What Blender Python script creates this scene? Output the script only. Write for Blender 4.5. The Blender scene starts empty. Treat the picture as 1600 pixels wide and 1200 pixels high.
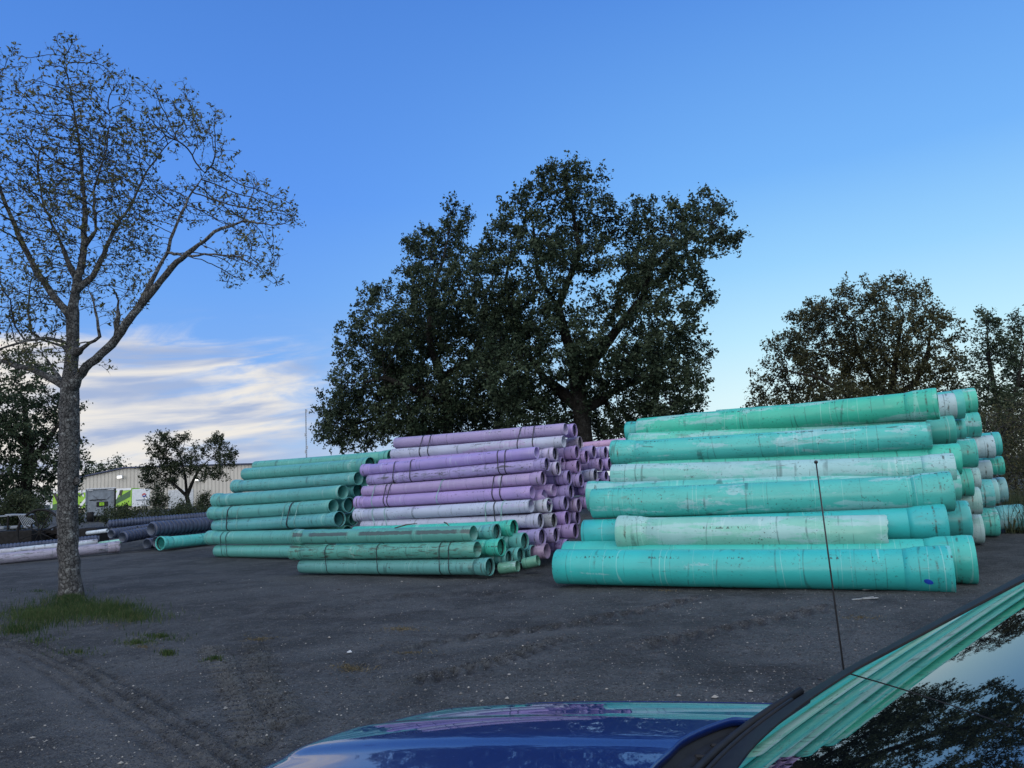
import bpy, math, random
import numpy as np
from mathutils import Vector, Matrix
random.seed(7)
rng = np.random.default_rng(11)
S = bpy.context.scene
COL = S.collection
R = math.radians

# ------------------------------------------------------------------ camera
FPX, EYE, ROLL, PITCH = 1164.0, 1.72, R(3.0), math.atan(150 / 1164.0)
fw = np.array([0, math.cos(PITCH), math.sin(PITCH)])
r0 = np.array([1.0, 0, 0]); u0 = np.array([0, -math.sin(PITCH), math.cos(PITCH)])
CX = math.cos(ROLL) * r0 - math.sin(ROLL) * u0
CY = math.sin(ROLL) * r0 + math.cos(ROLL) * u0
CP = np.array([0, 0, EYE])
cam = bpy.data.cameras.new('camera'); camo = bpy.data.objects.new('camera', cam); COL.objects.link(camo)
camo.matrix_world = Matrix(((CX[0], CY[0], -fw[0], 0), (CX[1], CY[1], -fw[1], 0), (CX[2], CY[2], -fw[2], EYE), (0, 0, 0, 1)))
cam.sensor_width = 36.0; cam.lens = 36.0 * FPX / 1600.0; cam.clip_end = 6000; cam.clip_start = 0.05
S.camera = camo

def ray(x, y): return fw + (x - 800) / FPX * CX - (y - 600) / FPX * CY
def pt(x, y, zc): return CP + ray(x, y) * zc
def gp(x, y, z=0.0):
    d = ray(x, y); return CP + d * ((z - EYE) / d[2])
def nrm(v): v = np.asarray(v, float); return v / np.linalg.norm(v)

# ------------------------------------------------------------------ world
W = bpy.data.worlds.new('World'); S.world = W; W.use_nodes = True
N = W.node_tree.nodes; LK = W.node_tree.links
for n in list(N): N.remove(n)
SUN_EL, SUN_AZ = R(9), R(205)
def lin(c): return tuple(((v / 255) / 12.92 if v / 255 <= .04045 else ((v / 255 + .055) / 1.055) ** 2.4) for v in c) + (1,)
def wn(t, **k):
    n = N.new(t)
    for a, b in k.items(): setattr(n, a, b)
    return n
def wmath(op, a, b=None, c=None, clamp=False):
    n = N.new('ShaderNodeMath'); n.operation = op; n.use_clamp = clamp
    for i, v in enumerate((a, b, c)):
        if v is None: continue
        if isinstance(v, (int, float)): n.inputs[i].default_value = v
        else: LK.new(v, n.inputs[i])
    return n.outputs[0]
def wmap(v, a, b, c=0.0, d=1.0):
    n = N.new('ShaderNodeMapRange'); n.interpolation_type = 'SMOOTHSTEP'
    LK.new(v, n.inputs[0])
    for i, q in enumerate((a, b, c, d)): n.inputs[i + 1].default_value = q
    return n.outputs[0]
def wmix(f, a, b, mode='MIX'):
    n = N.new('ShaderNodeMix'); n.data_type = 'RGBA'; n.blend_type = mode
    for i, v in ((0, f), (6, a), (7, b)):
        if isinstance(v, (int, float)): n.inputs[i].default_value = v
        elif isinstance(v, tuple): n.inputs[i].default_value = v
        else: LK.new(v, n.inputs[i])
    return n.outputs[2]
def ramp(v, stops):
    n = N.new('ShaderNodeValToRGB'); LK.new(v, n.inputs[0]); e = n.color_ramp.elements
    e[0].position, e[0].color = stops[0][0], stops[0][1]
    e[1].position, e[1].color = stops[-1][0], stops[-1][1]
    for p, c in stops[1:-1]: q = e.new(p); q.color = c
    return n.outputs[0]
tc = wn('ShaderNodeTexCoord'); sp = wn('ShaderNodeSeparateXYZ'); LK.new(tc.outputs['Generated'], sp.inputs[0])
X_, Y_, Z_ = sp.outputs
az = wmath('ARCTAN2', X_, Y_)
left = ramp(Z_, [(0, lin((182, 198, 222))), (.10, lin((132, 176, 236))), (.25, lin((104, 162, 240))), (.36, lin((88, 148, 238))), (.57, lin((74, 130, 216))), (1, lin((66, 118, 200)))])
right = ramp(Z_, [(0, lin((232, 244, 244))), (.09, lin((214, 242, 248))), (.16, lin((184, 229, 249))), (.25, lin((148, 206, 249))), (.36, lin((112, 176, 245))), (.57, lin((78, 138, 224))), (1, lin((66, 118, 200)))])
grad = wmix(wmap(az, R(-22), R(24)), left, right)
sky = wn('ShaderNodeTexSky', sky_type='NISHITA', sun_disc=False, sun_elevation=SUN_EL, sun_rotation=SUN_AZ)
skyl = wmix(1.0, sky.outputs[0], (.012, .012, .012, 1), 'MULTIPLY')
base = wmix(1.0, grad, skyl, 'ADD')
# clouds low on the left
cm = wn('ShaderNodeCombineXYZ')
LK.new(wmath('ADD', wmath('MULTIPLY', az, 4.4), wmath('MULTIPLY', Z_, 3.0)), cm.inputs[0])
LK.new(wmath('ADD', wmath('MULTIPLY', Z_, 24.0), wmath('MULTIPLY', az, -2.6)), cm.inputs[1])
cm.inputs[2].default_value = 3.7
no = wn('ShaderNodeTexNoise'); LK.new(cm.outputs[0], no.inputs['Vector'])
no.inputs['Scale'].default_value = 1.25; no.inputs['Detail'].default_value = 11; no.inputs['Roughness'].default_value = .60; no.inputs['Distortion'].default_value = .55
no2 = wn('ShaderNodeTexNoise'); LK.new(cm.outputs[0], no2.inputs['Vector'])
no2.inputs['Scale'].default_value = 1.1; no2.inputs['Detail'].default_value = 7; no2.inputs['Distortion'].default_value = .4
reg = wmath('MULTIPLY', wmap(az, R(-9), R(-24)), wmap(Z_, .25, .115))
reg = wmath('MULTIPLY', reg, wmap(wmath('ABSOLUTE', az), R(120), R(90)))
dens = wmath('MULTIPLY', wmap(wmath('ADD', no.outputs[0], wmath('MULTIPLY', reg, .31)), .50, .80), wmap(reg, 0.0, .5))
ccol = wmix(wmap(no2.outputs[0], .36, .58), lin((168, 184, 216)), lin((244, 238, 228)))
base = wmix(wmath('MULTIPLY', dens, .93), base, ccol)
# the sky behind the viewer still glows after sunset
back = wmath('MULTIPLY', wmap(Y_, .35, -.5), wmap(Z_, .06, .50))
base = wmix(back, base, (1.55, 1.60, 1.70, 1))
bg = wn('ShaderNodeBackground'); LK.new(base, bg.inputs[0]); bg.inputs[1].default_value = 1.0
wo = wn('ShaderNodeOutputWorld'); LK.new(bg.outputs[0], wo.inputs[0])

# ------------------------------------------------------------------ sun, exposure
sl = bpy.data.lights.new('sun', 'SUN'); so = bpy.data.objects.new('sun', sl); COL.objects.link(so)
sl.energy = 0.5; sl.angle = R(18); sl.color = (1, .93, .84)
so.rotation_euler = Vector((math.sin(SUN_AZ) * math.cos(SUN_EL), math.cos(SUN_AZ) * math.cos(SUN_EL), math.sin(SUN_EL))).to_track_quat('Z', 'Y').to_euler()
S.view_settings.view_transform = 'Standard'; S.view_settings.look = 'None'; S.view_settings.gamma = 1
S.view_settings.exposure = 0.0

# ------------------------------------------------------------------ material helper
class Mat:
    def __init__(s, name):
        s.m = bpy.data.materials.new(name); s.m.use_nodes = True
        s.t = s.m.node_tree; s.b = s.t.nodes['Principled BSDF']; s.tc = s.t.nodes.new('ShaderNodeTexCoord')
    def n(s, t, **k):
        n = s.t.nodes.new(t)
        for a, b in k.items(): setattr(n, a, b)
        return n
    def put(s, sock, v):
        if isinstance(v, (int, float)): sock.default_value = v
        elif isinstance(v, tuple): sock.default_value = v if len(v) in (4,) or sock.type == 'VECTOR' else v + (1,)
        else: s.t.links.new(v, sock)
    def math(s, op, a, b=None, c=None, clamp=False):
        n = s.n('ShaderNodeMath', operation=op, use_clamp=clamp)
        for i, v in enumerate((a, b, c)):
            if v is not None: s.put(n.inputs[i], v)
        return n.outputs[0]
    def rng(s, v, a, b, c=0.0, d=1.0):
        n = s.n('ShaderNodeMapRange', interpolation_type='SMOOTHSTEP'); s.put(n.inputs[0], v)
        for i, q in enumerate((a, b, c, d)): s.put(n.inputs[i + 1], q)
        return n.outputs[0]
    def mix(s, f, a, b, mode='MIX'):
        n = s.n('ShaderNodeMix', data_type='RGBA', blend_type=mode)
        for i, v in ((0, f), (6, a), (7, b)): s.put(n.inputs[i], v)
        return n.outputs[2]
    def vec(s, scale=(1, 1, 1), loc=None, src=None):
        n = s.n('ShaderNodeMapping'); s.put(n.inputs[0], src or s.tc.outputs['Object']); n.inputs[3].default_value = scale
        if loc is not None: s.put(n.inputs[1], loc)
        return n.outputs[0]
    def noise(s, v, scale, detail=4, rough=.55, dist=0.0, out=0):
        n = s.n('ShaderNodeTexNoise'); s.put(n.inputs['Vector'], v); n.inputs['Scale'].default_value = scale
        n.inputs['Detail'].default_value = detail; n.inputs['Roughness'].default_value = rough; n.inputs['Distortion'].default_value = dist
        return n.outputs[out]
    def voro(s, v, scale, feat='F1', out='Distance'):
        n = s.n('ShaderNodeTexVoronoi', feature=feat); s.put(n.inputs['Vector'], v); n.inputs['Scale'].default_value = scale
        return n.outputs[out]
    def bump(s, h, dist, strength=1.0):
        n = s.n('ShaderNodeBump'); s.put(n.inputs['Height'], h); n.inputs['Distance'].default_value = dist; n.inputs['Strength'].default_value = strength
        s.t.links.new(n.outputs[0], s.b.inputs['Normal'])
    def attr(s, name):
        return s.n('ShaderNodeAttribute', attribute_type='OBJECT', attribute_name=name).outputs['Fac']
    def set(s, **k):
        for a, v in k.items(): s.put(s.b.inputs[a.replace('_', ' ')], v)
        return s.m

def pvc_mat():
    m = Mat('weathered pvc')
    oi = m.n('ShaderNodeObjectInfo'); col = oi.outputs['Color']; seed = m.attr('seed')
    off = m.n('ShaderNodeCombineXYZ')
    for i in range(3): m.put(off.inputs[i], m.math('MULTIPLY', seed, (31.7, 17.3, 9.1)[i]))
    v = m.vec((1, 1, 1), off.outputs[0])
    vs = m.vec((.55, 3.2, 3.2), off.outputs[0])
    bl = m.attr('bleach'); di = m.attr('dirt')
    # sun bleached film, in patches with worn edges
    n1 = m.noise(vs, 1.5, 7, .6, .3)
    n1 = m.math('ADD', n1, m.math('MULTIPLY', m.math('SUBTRACT', m.noise(v, 14, 4, .7), .5), .22)); thr = m.math('SUBTRACT', .78, m.math('MULTIPLY', bl, .50))
    f1 = m.rng(n1, thr, m.math('ADD', thr, .07))
    c = m.mix(m.math('MULTIPLY', f1, .66), col, m.mix(.25, (.46, .60, .66, 1), col))
    c = m.mix(m.rng(m.noise(v, 2.3, 3), .35, .7, 0, .28), c, m.mix(.5, col, (.02, .1, .1, 1)), 'MIX')
    c = m.mix(.07, c, (.42, .55, .58, 1))
    # bands where old strapping kept the plastic clean or dirty
    xs = m.vec((1, .05, .05), off.outputs[0])
    r1 = m.noise(xs, 2.6, 2, .4); rr = m.math('ABSOLUTE', m.math('SUBTRACT', r1, .5))
    c = m.mix(m.math('MULTIPLY', m.rng(rr, .010, .002, 0, .55), m.rng(m.noise(v, 5, 3), .35, .6)), c, (.03, .06, .06, 1))
    r2 = m.noise(m.vec((1, .08, .08), m.n('ShaderNodeCombineXYZ').outputs[0]), 1.9, 1); 
    rr2 = m.math('ABSOLUTE', m.math('SUBTRACT', r1, .58))
    c = m.mix(m.rng(rr2, .006, .002, 0, .22), c, (.6, .75, .72, 1))
    # dirt smears, long along the pipe, and scuffs
    n2 = m.noise(m.vec((1.1, 5, 5), off.outputs[0]), 3.1, 8, .66, .5)
    t2 = m.math('SUBTRACT', .715, m.math('MULTIPLY', di, .26))
    f2 = m.rng(n2, t2, m.math('ADD', t2, .12))
    c = m.mix(m.math('MULTIPLY', f2, .8), c, (.045, .045, .035, 1))
    n3 = m.noise(v, 26, 3, .7); big = m.noise(v, 2.2, 2)
    f3 = m.math('MULTIPLY', m.rng(n3, .60, .68), m.rng(m.math('ADD', big, m.math('MULTIPLY', di, .12)), .46, .66))
    c = m.mix(m.math('MULTIPLY', f3, .85), c, (.03, .03, .03, 1))
    n4 = m.noise(m.vec((1.5, 30, 30), off.outputs[0]), 2.0, 4, .7)
    f4 = m.math('MULTIPLY', m.rng(n4, .66, .70), m.rng(m.noise(v, 3.0, 1), .5, .6))
    c = m.mix(m.math('MULTIPLY', f4, .7), c, (.04, .05, .05, 1))
    # grime caught on the ring of the bell, and dull brown-green smears
    sr = m.n('ShaderNodeSeparateXYZ'); m.put(sr.inputs[0], m.tc.outputs['Object'])
    rd = m.math('ABSOLUTE', m.math('SUBTRACT', sr.outputs[0], m.math('ADD', m.attr('ringx'), m.math('MULTIPLY', m.math('SUBTRACT', m.noise(v, 12, 3), .5), .03))))
    c = m.mix(m.math('MULTIPLY', m.rng(rd, .022, .004), m.rng(m.noise(v, 7, 4, .7), .42, .62, 0, .85)), c, (.05, .055, .04, 1))
    n5 = m.noise(m.vec((.8, 2.6, 2.6), off.outputs[0]), 2.6, 9, .72, .8)
    t5 = m.math('SUBTRACT', .64, m.math('MULTIPLY', di, .16))
    c = m.mix(m.math('MULTIPLY', m.rng(n5, t5, m.math('ADD', t5, .16)), .55), c, (.10, .13, .10, 1))
    # broad mud band lying along some pipes
    mb = m.attr('mud')
    sx = m.n('ShaderNodeSeparateXYZ'); m.put(sx.inputs[0], m.tc.outputs['Object'])
    ang = m.math('ARCTAN2', sx.outputs[2], m.math('MULTIPLY', sx.outputs[1], -1.0))
    band = m.math('ADD', m.math('ABSOLUTE', m.math('SUBTRACT', ang, .35)), m.math('MULTIPLY', m.noise(v, 9, 4), .35))
    fm = m.math('MULTIPLY', m.rng(band, .48, .38), m.math('MULTIPLY', mb, m.rng(m.noise(xs, 1.7, 1), .34, .40)))
    c = m.mix(m.math('MULTIPLY', fm, .85), c, (.05, .06, .07, 1))
    txt = m.math('MULTIPLY', m.rng(m.math('ABSOLUTE', m.math('SUBTRACT', ang, m.math('ADD', .15, m.math('MULTIPLY', seed, .11)))), .085, .06), m.math('MULTIPLY', m.rng(m.noise(m.vec((34, 14, 14), off.outputs[0]), 1.0, 1), .54, .58), m.rng(m.noise(m.vec((1, 0, 0), off.outputs[0]), 1.3, 1), .52, .55)))
    c = m.mix(m.math('MULTIPLY', txt, .75), c, (.02, .025, .025, 1))
    ro = m.math('ADD', .36, m.math('ADD', m.math('MULTIPLY', f1, .16), m.math('MULTIPLY', f2, .25)))
    m.bump(m.math('ADD', m.noise(v, 4, 3), m.math('MULTIPLY', n3, .10)), .006)
    return m.set(Base_Color=c, Roughness=ro, Specular_IOR_Level=.42)

def simple(name, col, rough=.6, var=.3, scale=6.0, metal=0.0, bump=0.0, spec=.5):
    m = Mat(name); n = m.noise(m.vec(), scale, 6, .6)
    d = tuple(x * (1 - var) for x in col[:3]) + (1,); l = tuple(min(1, x * (1 + var)) for x in col[:3]) + (1,)
    c = m.mix(m.rng(n, .3, .7), d, l)
    if bump: m.bump(n, bump)
    return m.set(Base_Color=c, Roughness=rough, Metallic=metal, Specular_IOR_Level=spec)

def leaf_mat(name, a, b, c3, tr=.15):
    m = Mat(name)
    g = m.n('ShaderNodeNewGeometry'); n = m.noise(m.vec(), .55, 3)
    c = m.mix(m.rng(n, .35, .65), a + (1,), b + (1,))
    c = m.mix(m.math('MULTIPLY', m.rng(g.outputs['Random Per Island'], .70, .95), .8), c, c3 + (1,))
    m.set(Base_Color=c, Roughness=.6, Specular_IOR_Level=.2)
    t = m.n('ShaderNodeBsdfTranslucent'); m.put(t.inputs[0], c); mx = m.n('ShaderNodeMixShader'); mx.inputs[0].default_value = tr
    m.t.links.new(m.b.outputs[0], mx.inputs[1]); m.t.links.new(t.outputs[0], mx.inputs[2])
    m.t.links.new(mx.outputs[0], m.t.nodes['Material Output'].inputs[0]); return m.m

def bark_mat(name, dark, light, lichen, sc=9.0):
    m = Mat(name)
    w = m.n('ShaderNodeVectorMath', operation='MULTIPLY_ADD'); m.put(w.inputs[0], m.noise(m.vec(), sc * .7, 4, .6, 0, 1)); w.inputs[1].default_value = (.16, .16, .16); m.put(w.inputs[2], m.tc.outputs['Object'])
    v = m.vec((1, 1, .6), src=w.outputs[0]); d = m.voro(v, sc * 2.2, 'DISTANCE_TO_EDGE')
    n = m.noise(v, sc * 1.6, 8, .7, .4)
    c = m.mix(m.rng(n, .36, .64), dark + (1,), light + (1,))
    c = m.mix(m.rng(d, .07, .0, 0, .6), c, tuple(x * .4 for x in dark) + (1,))
    p = m.math('MULTIPLY', m.rng(m.noise(m.vec((1, 1, 1.6)), 4.2, 6, .65, .5), .54, .62), m.rng(m.noise(m.vec(), 26, 3), .38, .55))
    c = m.mix(m.math('MULTIPLY', p, .7), c, lichen + (1,))
    m.bump(m.math('ADD', n, m.rng(d, 0, .10)), .03)
    return m.set(Base_Color=c, Roughness=.9, Specular_IOR_Level=.15)

M = {}
M['pvc'] = pvc_mat()
M['gasket'] = simple('black rubber gasket', (.012, .012, .013), .5)
M['strap_dark'] = simple('dark strapping band', (.018, .018, .024), .5)
M['strap_pale'] = simple('pale green strapping band', (.22, .42, .38), .5)
M['corr'] = simple('black corrugated plastic', (.050, .066, .115), .45, .25, 5, spec=.4)
M['corr_in'] = simple('grey blue pipe lining', (.055, .075, .12), .45)
M['oak'] = leaf_mat('oak leaves', (.022, .040, .022), (.050, .074, .042), (.085, .11, .062))
M['oakb'] = leaf_mat('brown green leaves', (.040, .048, .024), (.072, .076, .036), (.11, .10, .045))
M['spr'] = leaf_mat('sparse autumn leaves', (.075, .092, .042), (.12, .125, .055), (.16, .13, .055))
M['shrub'] = leaf_mat('shrub leaves', (.022, .036, .018), (.045, .06, .03), (.075, .085, .04))
M['bark'] = bark_mat('grey flaking bark', (.060, .060, .062), (.16, .16, .16), (.34, .36, .36))
M['barkd'] = bark_mat('dark bark', (.018, .017, .015), (.045, .042, .038), (.07, .07, .07), 6)
M['twig'] = simple('twig bark', (.038, .035, .033), .9)
M['rust'] = simple('rusty iron', (.009, .006, .0055), .85, .6, 9, bump=.01)
M['iron'] = simple('dark iron', (.010, .010, .011), .75, .5, 9, spec=.25)
M['pale'] = simple('pale painted metal', (.5, .52, .55), .5, .25, 7)
M['greym2'] = simple('dusty pale plastic', (.26, .27, .27), .6)
M['wood'] = simple('weathered timber', (.09, .075, .06), .85, .4, 8)

# ------------------------------------------------------------------ object helpers
def link(o, parent=None):
    COL.objects.link(o)
    if parent is not None: o.parent = parent
    return o
def mesh(name, v, f, mat, parent=None, smooth=True):
    me = bpy.data.meshes.new(name)
    if isinstance(f, np.ndarray):
        v = np.asarray(v, np.float32); k = f.shape[1]
        me.vertices.add(len(v)); me.vertices.foreach_set('co', v.ravel())
        me.loops.add(f.size); me.loops.foreach_set('vertex_index', f.astype(np.int32).ravel())
        me.polygons.add(len(f)); me.polygons.foreach_set('loop_start', np.arange(0, f.size, k, dtype=np.int32))
        me.polygons.foreach_set('loop_total', np.full(len(f), k, np.int32)); me.update(calc_edges=True)
    else: me.from_pydata([tuple(map(float, q)) for q in v], [], f)
    if smooth: me.polygons.foreach_set('use_smooth', np.ones(len(me.polygons), bool))
    me.materials.append(mat); me.validate()
    o = bpy.data.objects.new(name, me); return link(o, parent)
def tag(o, label, cat, group=None):
    o['label'] = label; o['category'] = cat
    if group: o['group'] = group
    return o
def thing(name, label, cat, loc=(0, 0, 0), group=None, mat=None):
    o = bpy.data.objects.new(name, None); o.empty_display_size = .1; link(o)
    if mat is not None: o.matrix_world = mat
    else: o.location = tuple(map(float, loc))
    return tag(o, label, cat, group)
class MB:
    """collects shapes into one mesh"""
    def __init__(s): s.v = []; s.f = []
    def add(s, v, f):
        k = len(s.v); s.v += [tuple(map(float, q)) for q in v]; s.f += [tuple(i + k for i in q) for q in f]; return s
    def box(s, c, d, rot=None, b=0.0):
        hx, hy, hz = (q / 2 for q in d); b = min(b, hx * .9, hy * .9, hz * .9)
        if b <= 0:
            P = [(x, y, z) for x in (-hx, hx) for y in (-hy, hy) for z in (-hz, hz)]
            F = [(0, 1, 3, 2), (4, 6, 7, 5), (0, 4, 5, 1), (2, 3, 7, 6), (0, 2, 6, 4), (1, 5, 7, 3)]
        else:
            P = []; idx = {}
            for sx in (-1, 1):
                for sy in (-1, 1):
                    for sz in (-1, 1):
                        for a in range(3):
                            q = [sx * (hx - b), sy * (hy - b), sz * (hz - b)]; q[a] += (sx, sy, sz)[a] * b
                            idx[(sx, sy, sz, a)] = len(P); P.append(tuple(q))
            F = []
            for a in range(3):
                o1, o2 = [q for q in range(3) if q != a]
                for sg in (-1, 1):
                    L = []
                    for s1, s2 in ((-1, -1), (1, -1), (1, 1), (-1, 1)):
                        k = [0, 0, 0]; k[a] = sg; k[o1] = s1; k[o2] = s2; L.append(idx[tuple(k) + (a,)])
                    F.append(tuple(L))
                for s1 in (-1, 1):
                    for s2 in (-1, 1):
                        def K(e, ax):
                            k = [0, 0, 0]; k[a] = e; k[o1] = s1; k[o2] = s2; return idx[tuple(k) + (ax,)]
                        F.append((K(-1, o1), K(1, o1), K(1, o2), K(-1, o2)))
            for sx in (-1, 1):
                for sy in (-1, 1):
                    for sz in (-1, 1): F.append(tuple(idx[(sx, sy, sz, a)] for a in range(3)))
        Rm = Matrix.Identity(3) if rot is None else rot
        return s.add([Rm @ Vector(p) + Vector(tuple(map(float, c))) for p in P], F)
    def tube(s, pts, rad, n=8, cap=True):
        pts = [np.asarray(p, float) for p in pts]; V = []; F = []
        if isinstance(rad, (int, float)): rad = [rad] * len(pts)
        up = None
        for i, p in enumerate(pts):
            t = nrm(pts[min(i + 1, len(pts) - 1)] - pts[max(i - 1, 0)])
            if up is None: up = np.array([0, 0, 1.]) if abs(t[2]) < .9 else np.array([1., 0, 0])
            a = nrm(np.cross(t, up)); up = np.cross(a, t)
            for k in range(n):
                q = 2 * math.pi * k / n; V.append(p + rad[i] * (math.cos(q) * a + math.sin(q) * up))
        for i in range(len(pts) - 1):
            for k in range(n): F.append((i * n + k, i * n + (k + 1) % n, (i + 1) * n + (k + 1) % n, (i + 1) * n + k))
        if cap: F.append(tuple(range(n))[::-1]); F.append(tuple((len(pts) - 1) * n + k for k in range(n)))
        return s.add(V, F)
    def lathe(s, prof, n=32, closed=False, wob=None):
        V = []; F = []
        for (x, r) in prof:
            for k in range(n):
                a = 2 * math.pi * k / n
                dy = wob(x) if wob else (0, 0)
                V.append((x, r * math.cos(a) + dy[0], r * math.sin(a) + dy[1]))
        m = len(prof)
        for i in range(m if closed else m - 1):
            j = (i + 1) % m
            for k in range(n): F.append((i * n + k, j * n + k, j * n + (k + 1) % n, i * n + (k + 1) % n))
        return s.add(V, F)
    def build(s, name, mat, parent=None, smooth=True): return mesh(name, s.v, s.f, mat, parent, smooth)
def shade_flat_angle(o, ang=40):
    me = o.data
    me.polygons.foreach_set('use_smooth', np.ones(len(me.polygons), bool))
    try: me.set_sharp_from_angle(angle=R(ang))
    except Exception: pass
    return o

# ------------------------------------------------------------------ ground
def vnoise(x, y, s, seed):
    g = np.random.default_rng(seed).random((64, 64)); x = x / s; y = y / s
    xi = np.floor(x).astype(int); yi = np.floor(y).astype(int); fx = x - xi; fy = y - yi
    fx = fx * fx * (3 - 2 * fx); fy = fy * fy * (3 - 2 * fy)
    G = lambda a, b: g[a % 64, b % 64]
    return (G(xi, yi) * (1 - fx) + G(xi + 1, yi) * fx) * (1 - fy) + (G(xi, yi + 1) * (1 - fx) + G(xi + 1, yi + 1) * fx) * fy - .5
track_px = [(-140, 985), (60, 1004), (170, 1050), (270, 1112), (390, 1186), (470, 1238)]
track = np.array([gp(*p)[:2] for p in track_px])
def seg_dist(x, y, pl):
    best = np.full(x.shape, 1e9); side = np.zeros(x.shape); along = np.zeros(x.shape); acc = 0
    for a, b in zip(pl[:-1], pl[1:]):
        d = b - a; L = np.hypot(*d); t = np.clip(((x - a[0]) * d[0] + (y - a[1]) * d[1]) / L ** 2, 0, 1)
        q = np.hypot(x - a[0] - t * d[0], y - a[1] - t * d[1]); c = ((x - a[0]) * d[1] - (y - a[1]) * d[0]) / L
        m = q < best; best = np.where(m, q, best); side = np.where(m, c, side); along = np.where(m, acc + t * L, along); acc += L
    return best, side, along
def ground_z(x, y):
    near = np.exp(-((y - 5) / 16) ** 2) * np.exp(-(x / 16) ** 2)
    z = vnoise(x, y, 2.7, 1) * .045 * near + vnoise(x, y, .8, 2) * .034 * near + vnoise(x, y, .27, 3) * .026 * near + vnoise(x, y, .11, 4) * .015 * near
    d, s, al = seg_dist(x, y, track)
    z = z - .012 * np.exp(-((s + .30) / .30) ** 2) * (d < .9)
    for off, dep, wd in ((-.02, .045, .034), (.12, .050, .034), (.25, .045, .034), (.40, .030, .034), (.05, -.02, .03), (.19, -.02, .03)):
        z = z - dep * np.exp(-((s - off) / wd) ** 2) * (d < .7) * (.7 + .3 * np.sin(al * 40 + off * 20))
    # trodden tread marks between the rut and the car
    for k, px in enumerate(([(330, 1010), (372, 1080), (410, 1165)], [(395, 1005), (418, 1070), (452, 1130)], [(640, 1065), (760, 1040), (880, 1000)], [(470, 960), (620, 930), (820, 925)], [(1000, 1010), (1120, 985), (1290, 950)], [(640, 1010), (900, 975), (1090, 935)])):
        pl = np.array([gp(*q)[:2] for q in px]); d, s, al = seg_dist(x, y, pl)
        z = z + .032 * np.exp(-(d / .16) ** 4) * np.sin(al * (38 if k < 3 else 24) + np.abs(s) * 22) - .008 * np.exp(-(d / .2) ** 4)
    return z
def axis(lo, hi, step, far, k):
    mid = np.arange(lo, hi, step); out = [step]; 
    a = [hi]; 
    while a[-1] < far: a.append(a[-1] + max(step, (a[-1] - hi) * k + step))
    b = [lo]
    while b[-1] > -far: b.append(b[-1] - max(step, (lo - b[-1]) * k + step))
    return np.array(b[::-1][:-1] + list(mid) + a)
gx = axis(-5.5, 4.5, .036, 2500, .07); gy = axis(3.2, 10.5, .036, 2500, .07)
GX, GY = np.meshgrid(gx, gy, indexing='ij'); GZ = ground_z(GX, GY)
nx, ny = GX.shape; I = np.arange(nx * ny).reshape(nx, ny)
gf = np.stack([I[:-1, :-1], I[1:, :-1], I[1:, 1:], I[:-1, 1:]], -1).reshape(-1, 4)
m = Mat('dark gravelly dirt'); v = m.tc.outputs['Object']
c = m.mix(m.rng(m.noise(v, .45, 5, .6, .4), .38, .62), (.047, .052, .055, 1), (.086, .094, .098, 1))
c = m.mix(m.rng(m.noise(m.vec((.35, 1.6, 1)), 1.1, 6, .65, .6), .50, .68, 0, .55), c, (.034, .034, .035, 1))
c = m.mix(m.rng(m.noise(v, 2.1, 6, .6, .8), .46, .66, 0, .6), c, (.112, .118, .122, 1))
c = m.mix(m.rng(m.noise(v, 60, 3, .7), .45, .72, 0, .75), c, (.022, .021, .021, 1))
c = m.mix(m.rng(m.noise(v, 17, 5, .75), .52, .66, 0, .75), c, (.020, .020, .021, 1))
c = m.mix(m.rng(m.noise(v, 23, 4, .75, .3), .56, .68, 0, .6), c, (.14, .143, .148, 1))
vo = m.voro(v, 42, 'F1', 'Distance'); vc = m.voro(v, 42, 'F1', 'Color')
sepc = m.n('ShaderNodeSeparateColor'); m.put(sepc.inputs[0], vc)
peb = m.math('MULTIPLY', m.rng(vo, .42, .30), m.rng(sepc.outputs[0], .80, .84))
c = m.mix(peb, c, m.mix(sepc.outputs[1], (.06, .06, .062, 1), (.19, .19, .19, 1)))
vo2 = m.voro(v, 30, 'F1', 'Distance'); vc2 = m.voro(v, 30, 'F1', 'Color'); sc2 = m.n('ShaderNodeSeparateColor'); m.put(sc2.inputs[0], vc2)
fle = m.math('MULTIPLY', m.rng(vo2, .16, .10), m.rng(sc2.outputs[0], .84, .86))
c = m.mix(fle, c, (.34, .33, .31, 1))
c = m.mix(m.math('MULTIPLY', m.rng(m.noise(v, .8, 4, .6, .5), .62, .70), .3), c, (.075, .068, .058, 1))
m.bump(m.math('ADD', m.math('ADD', m.noise(v, 38, 6, .7), m.math('MULTIPLY', m.rng(vo, .5, .1), .7)), m.math('MULTIPLY', m.noise(v, 7, 4), 1.5)), .022)
pa = m.n('ShaderNodeAttribute', attribute_name='packed').outputs['Fac']
c = m.mix(m.math('MULTIPLY', m.rng(m.math('ADD', pa, m.math('MULTIPLY', m.math('SUBTRACT', m.noise(v, 9, 5, .7), .5), .8)), .2, 1.2), .42), c, (.120, .124, .126, 1))
rut_shade = m.n('ShaderNodeAttribute', attribute_name='loose').outputs['Fac']  # painted shade of rut and tread hollows, in a loose dark soil tone
c = m.mix(m.math('MULTIPLY', rut_shade, m.rng(m.noise(v, 11, 4, .7), .35, .6, .2, .8)), c, (.022, .022, .022, 1))
M['ground'] = m.set(Base_Color=c, Roughness=.93, Specular_IOR_Level=.18)
g = mesh('ground', np.stack([GX, GY, GZ], -1).reshape(-1, 3), gf, M['ground']); g['kind'] = 'structure'
d_, s_, al_ = seg_dist(GX, GY, track); pk = np.exp(-((s_ - .42) / .34) ** 4) * (d_ < 1.2) * .9 + np.exp(-((s_ + .75) / .3) ** 4) * (d_ < 1.4) * .45
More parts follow.
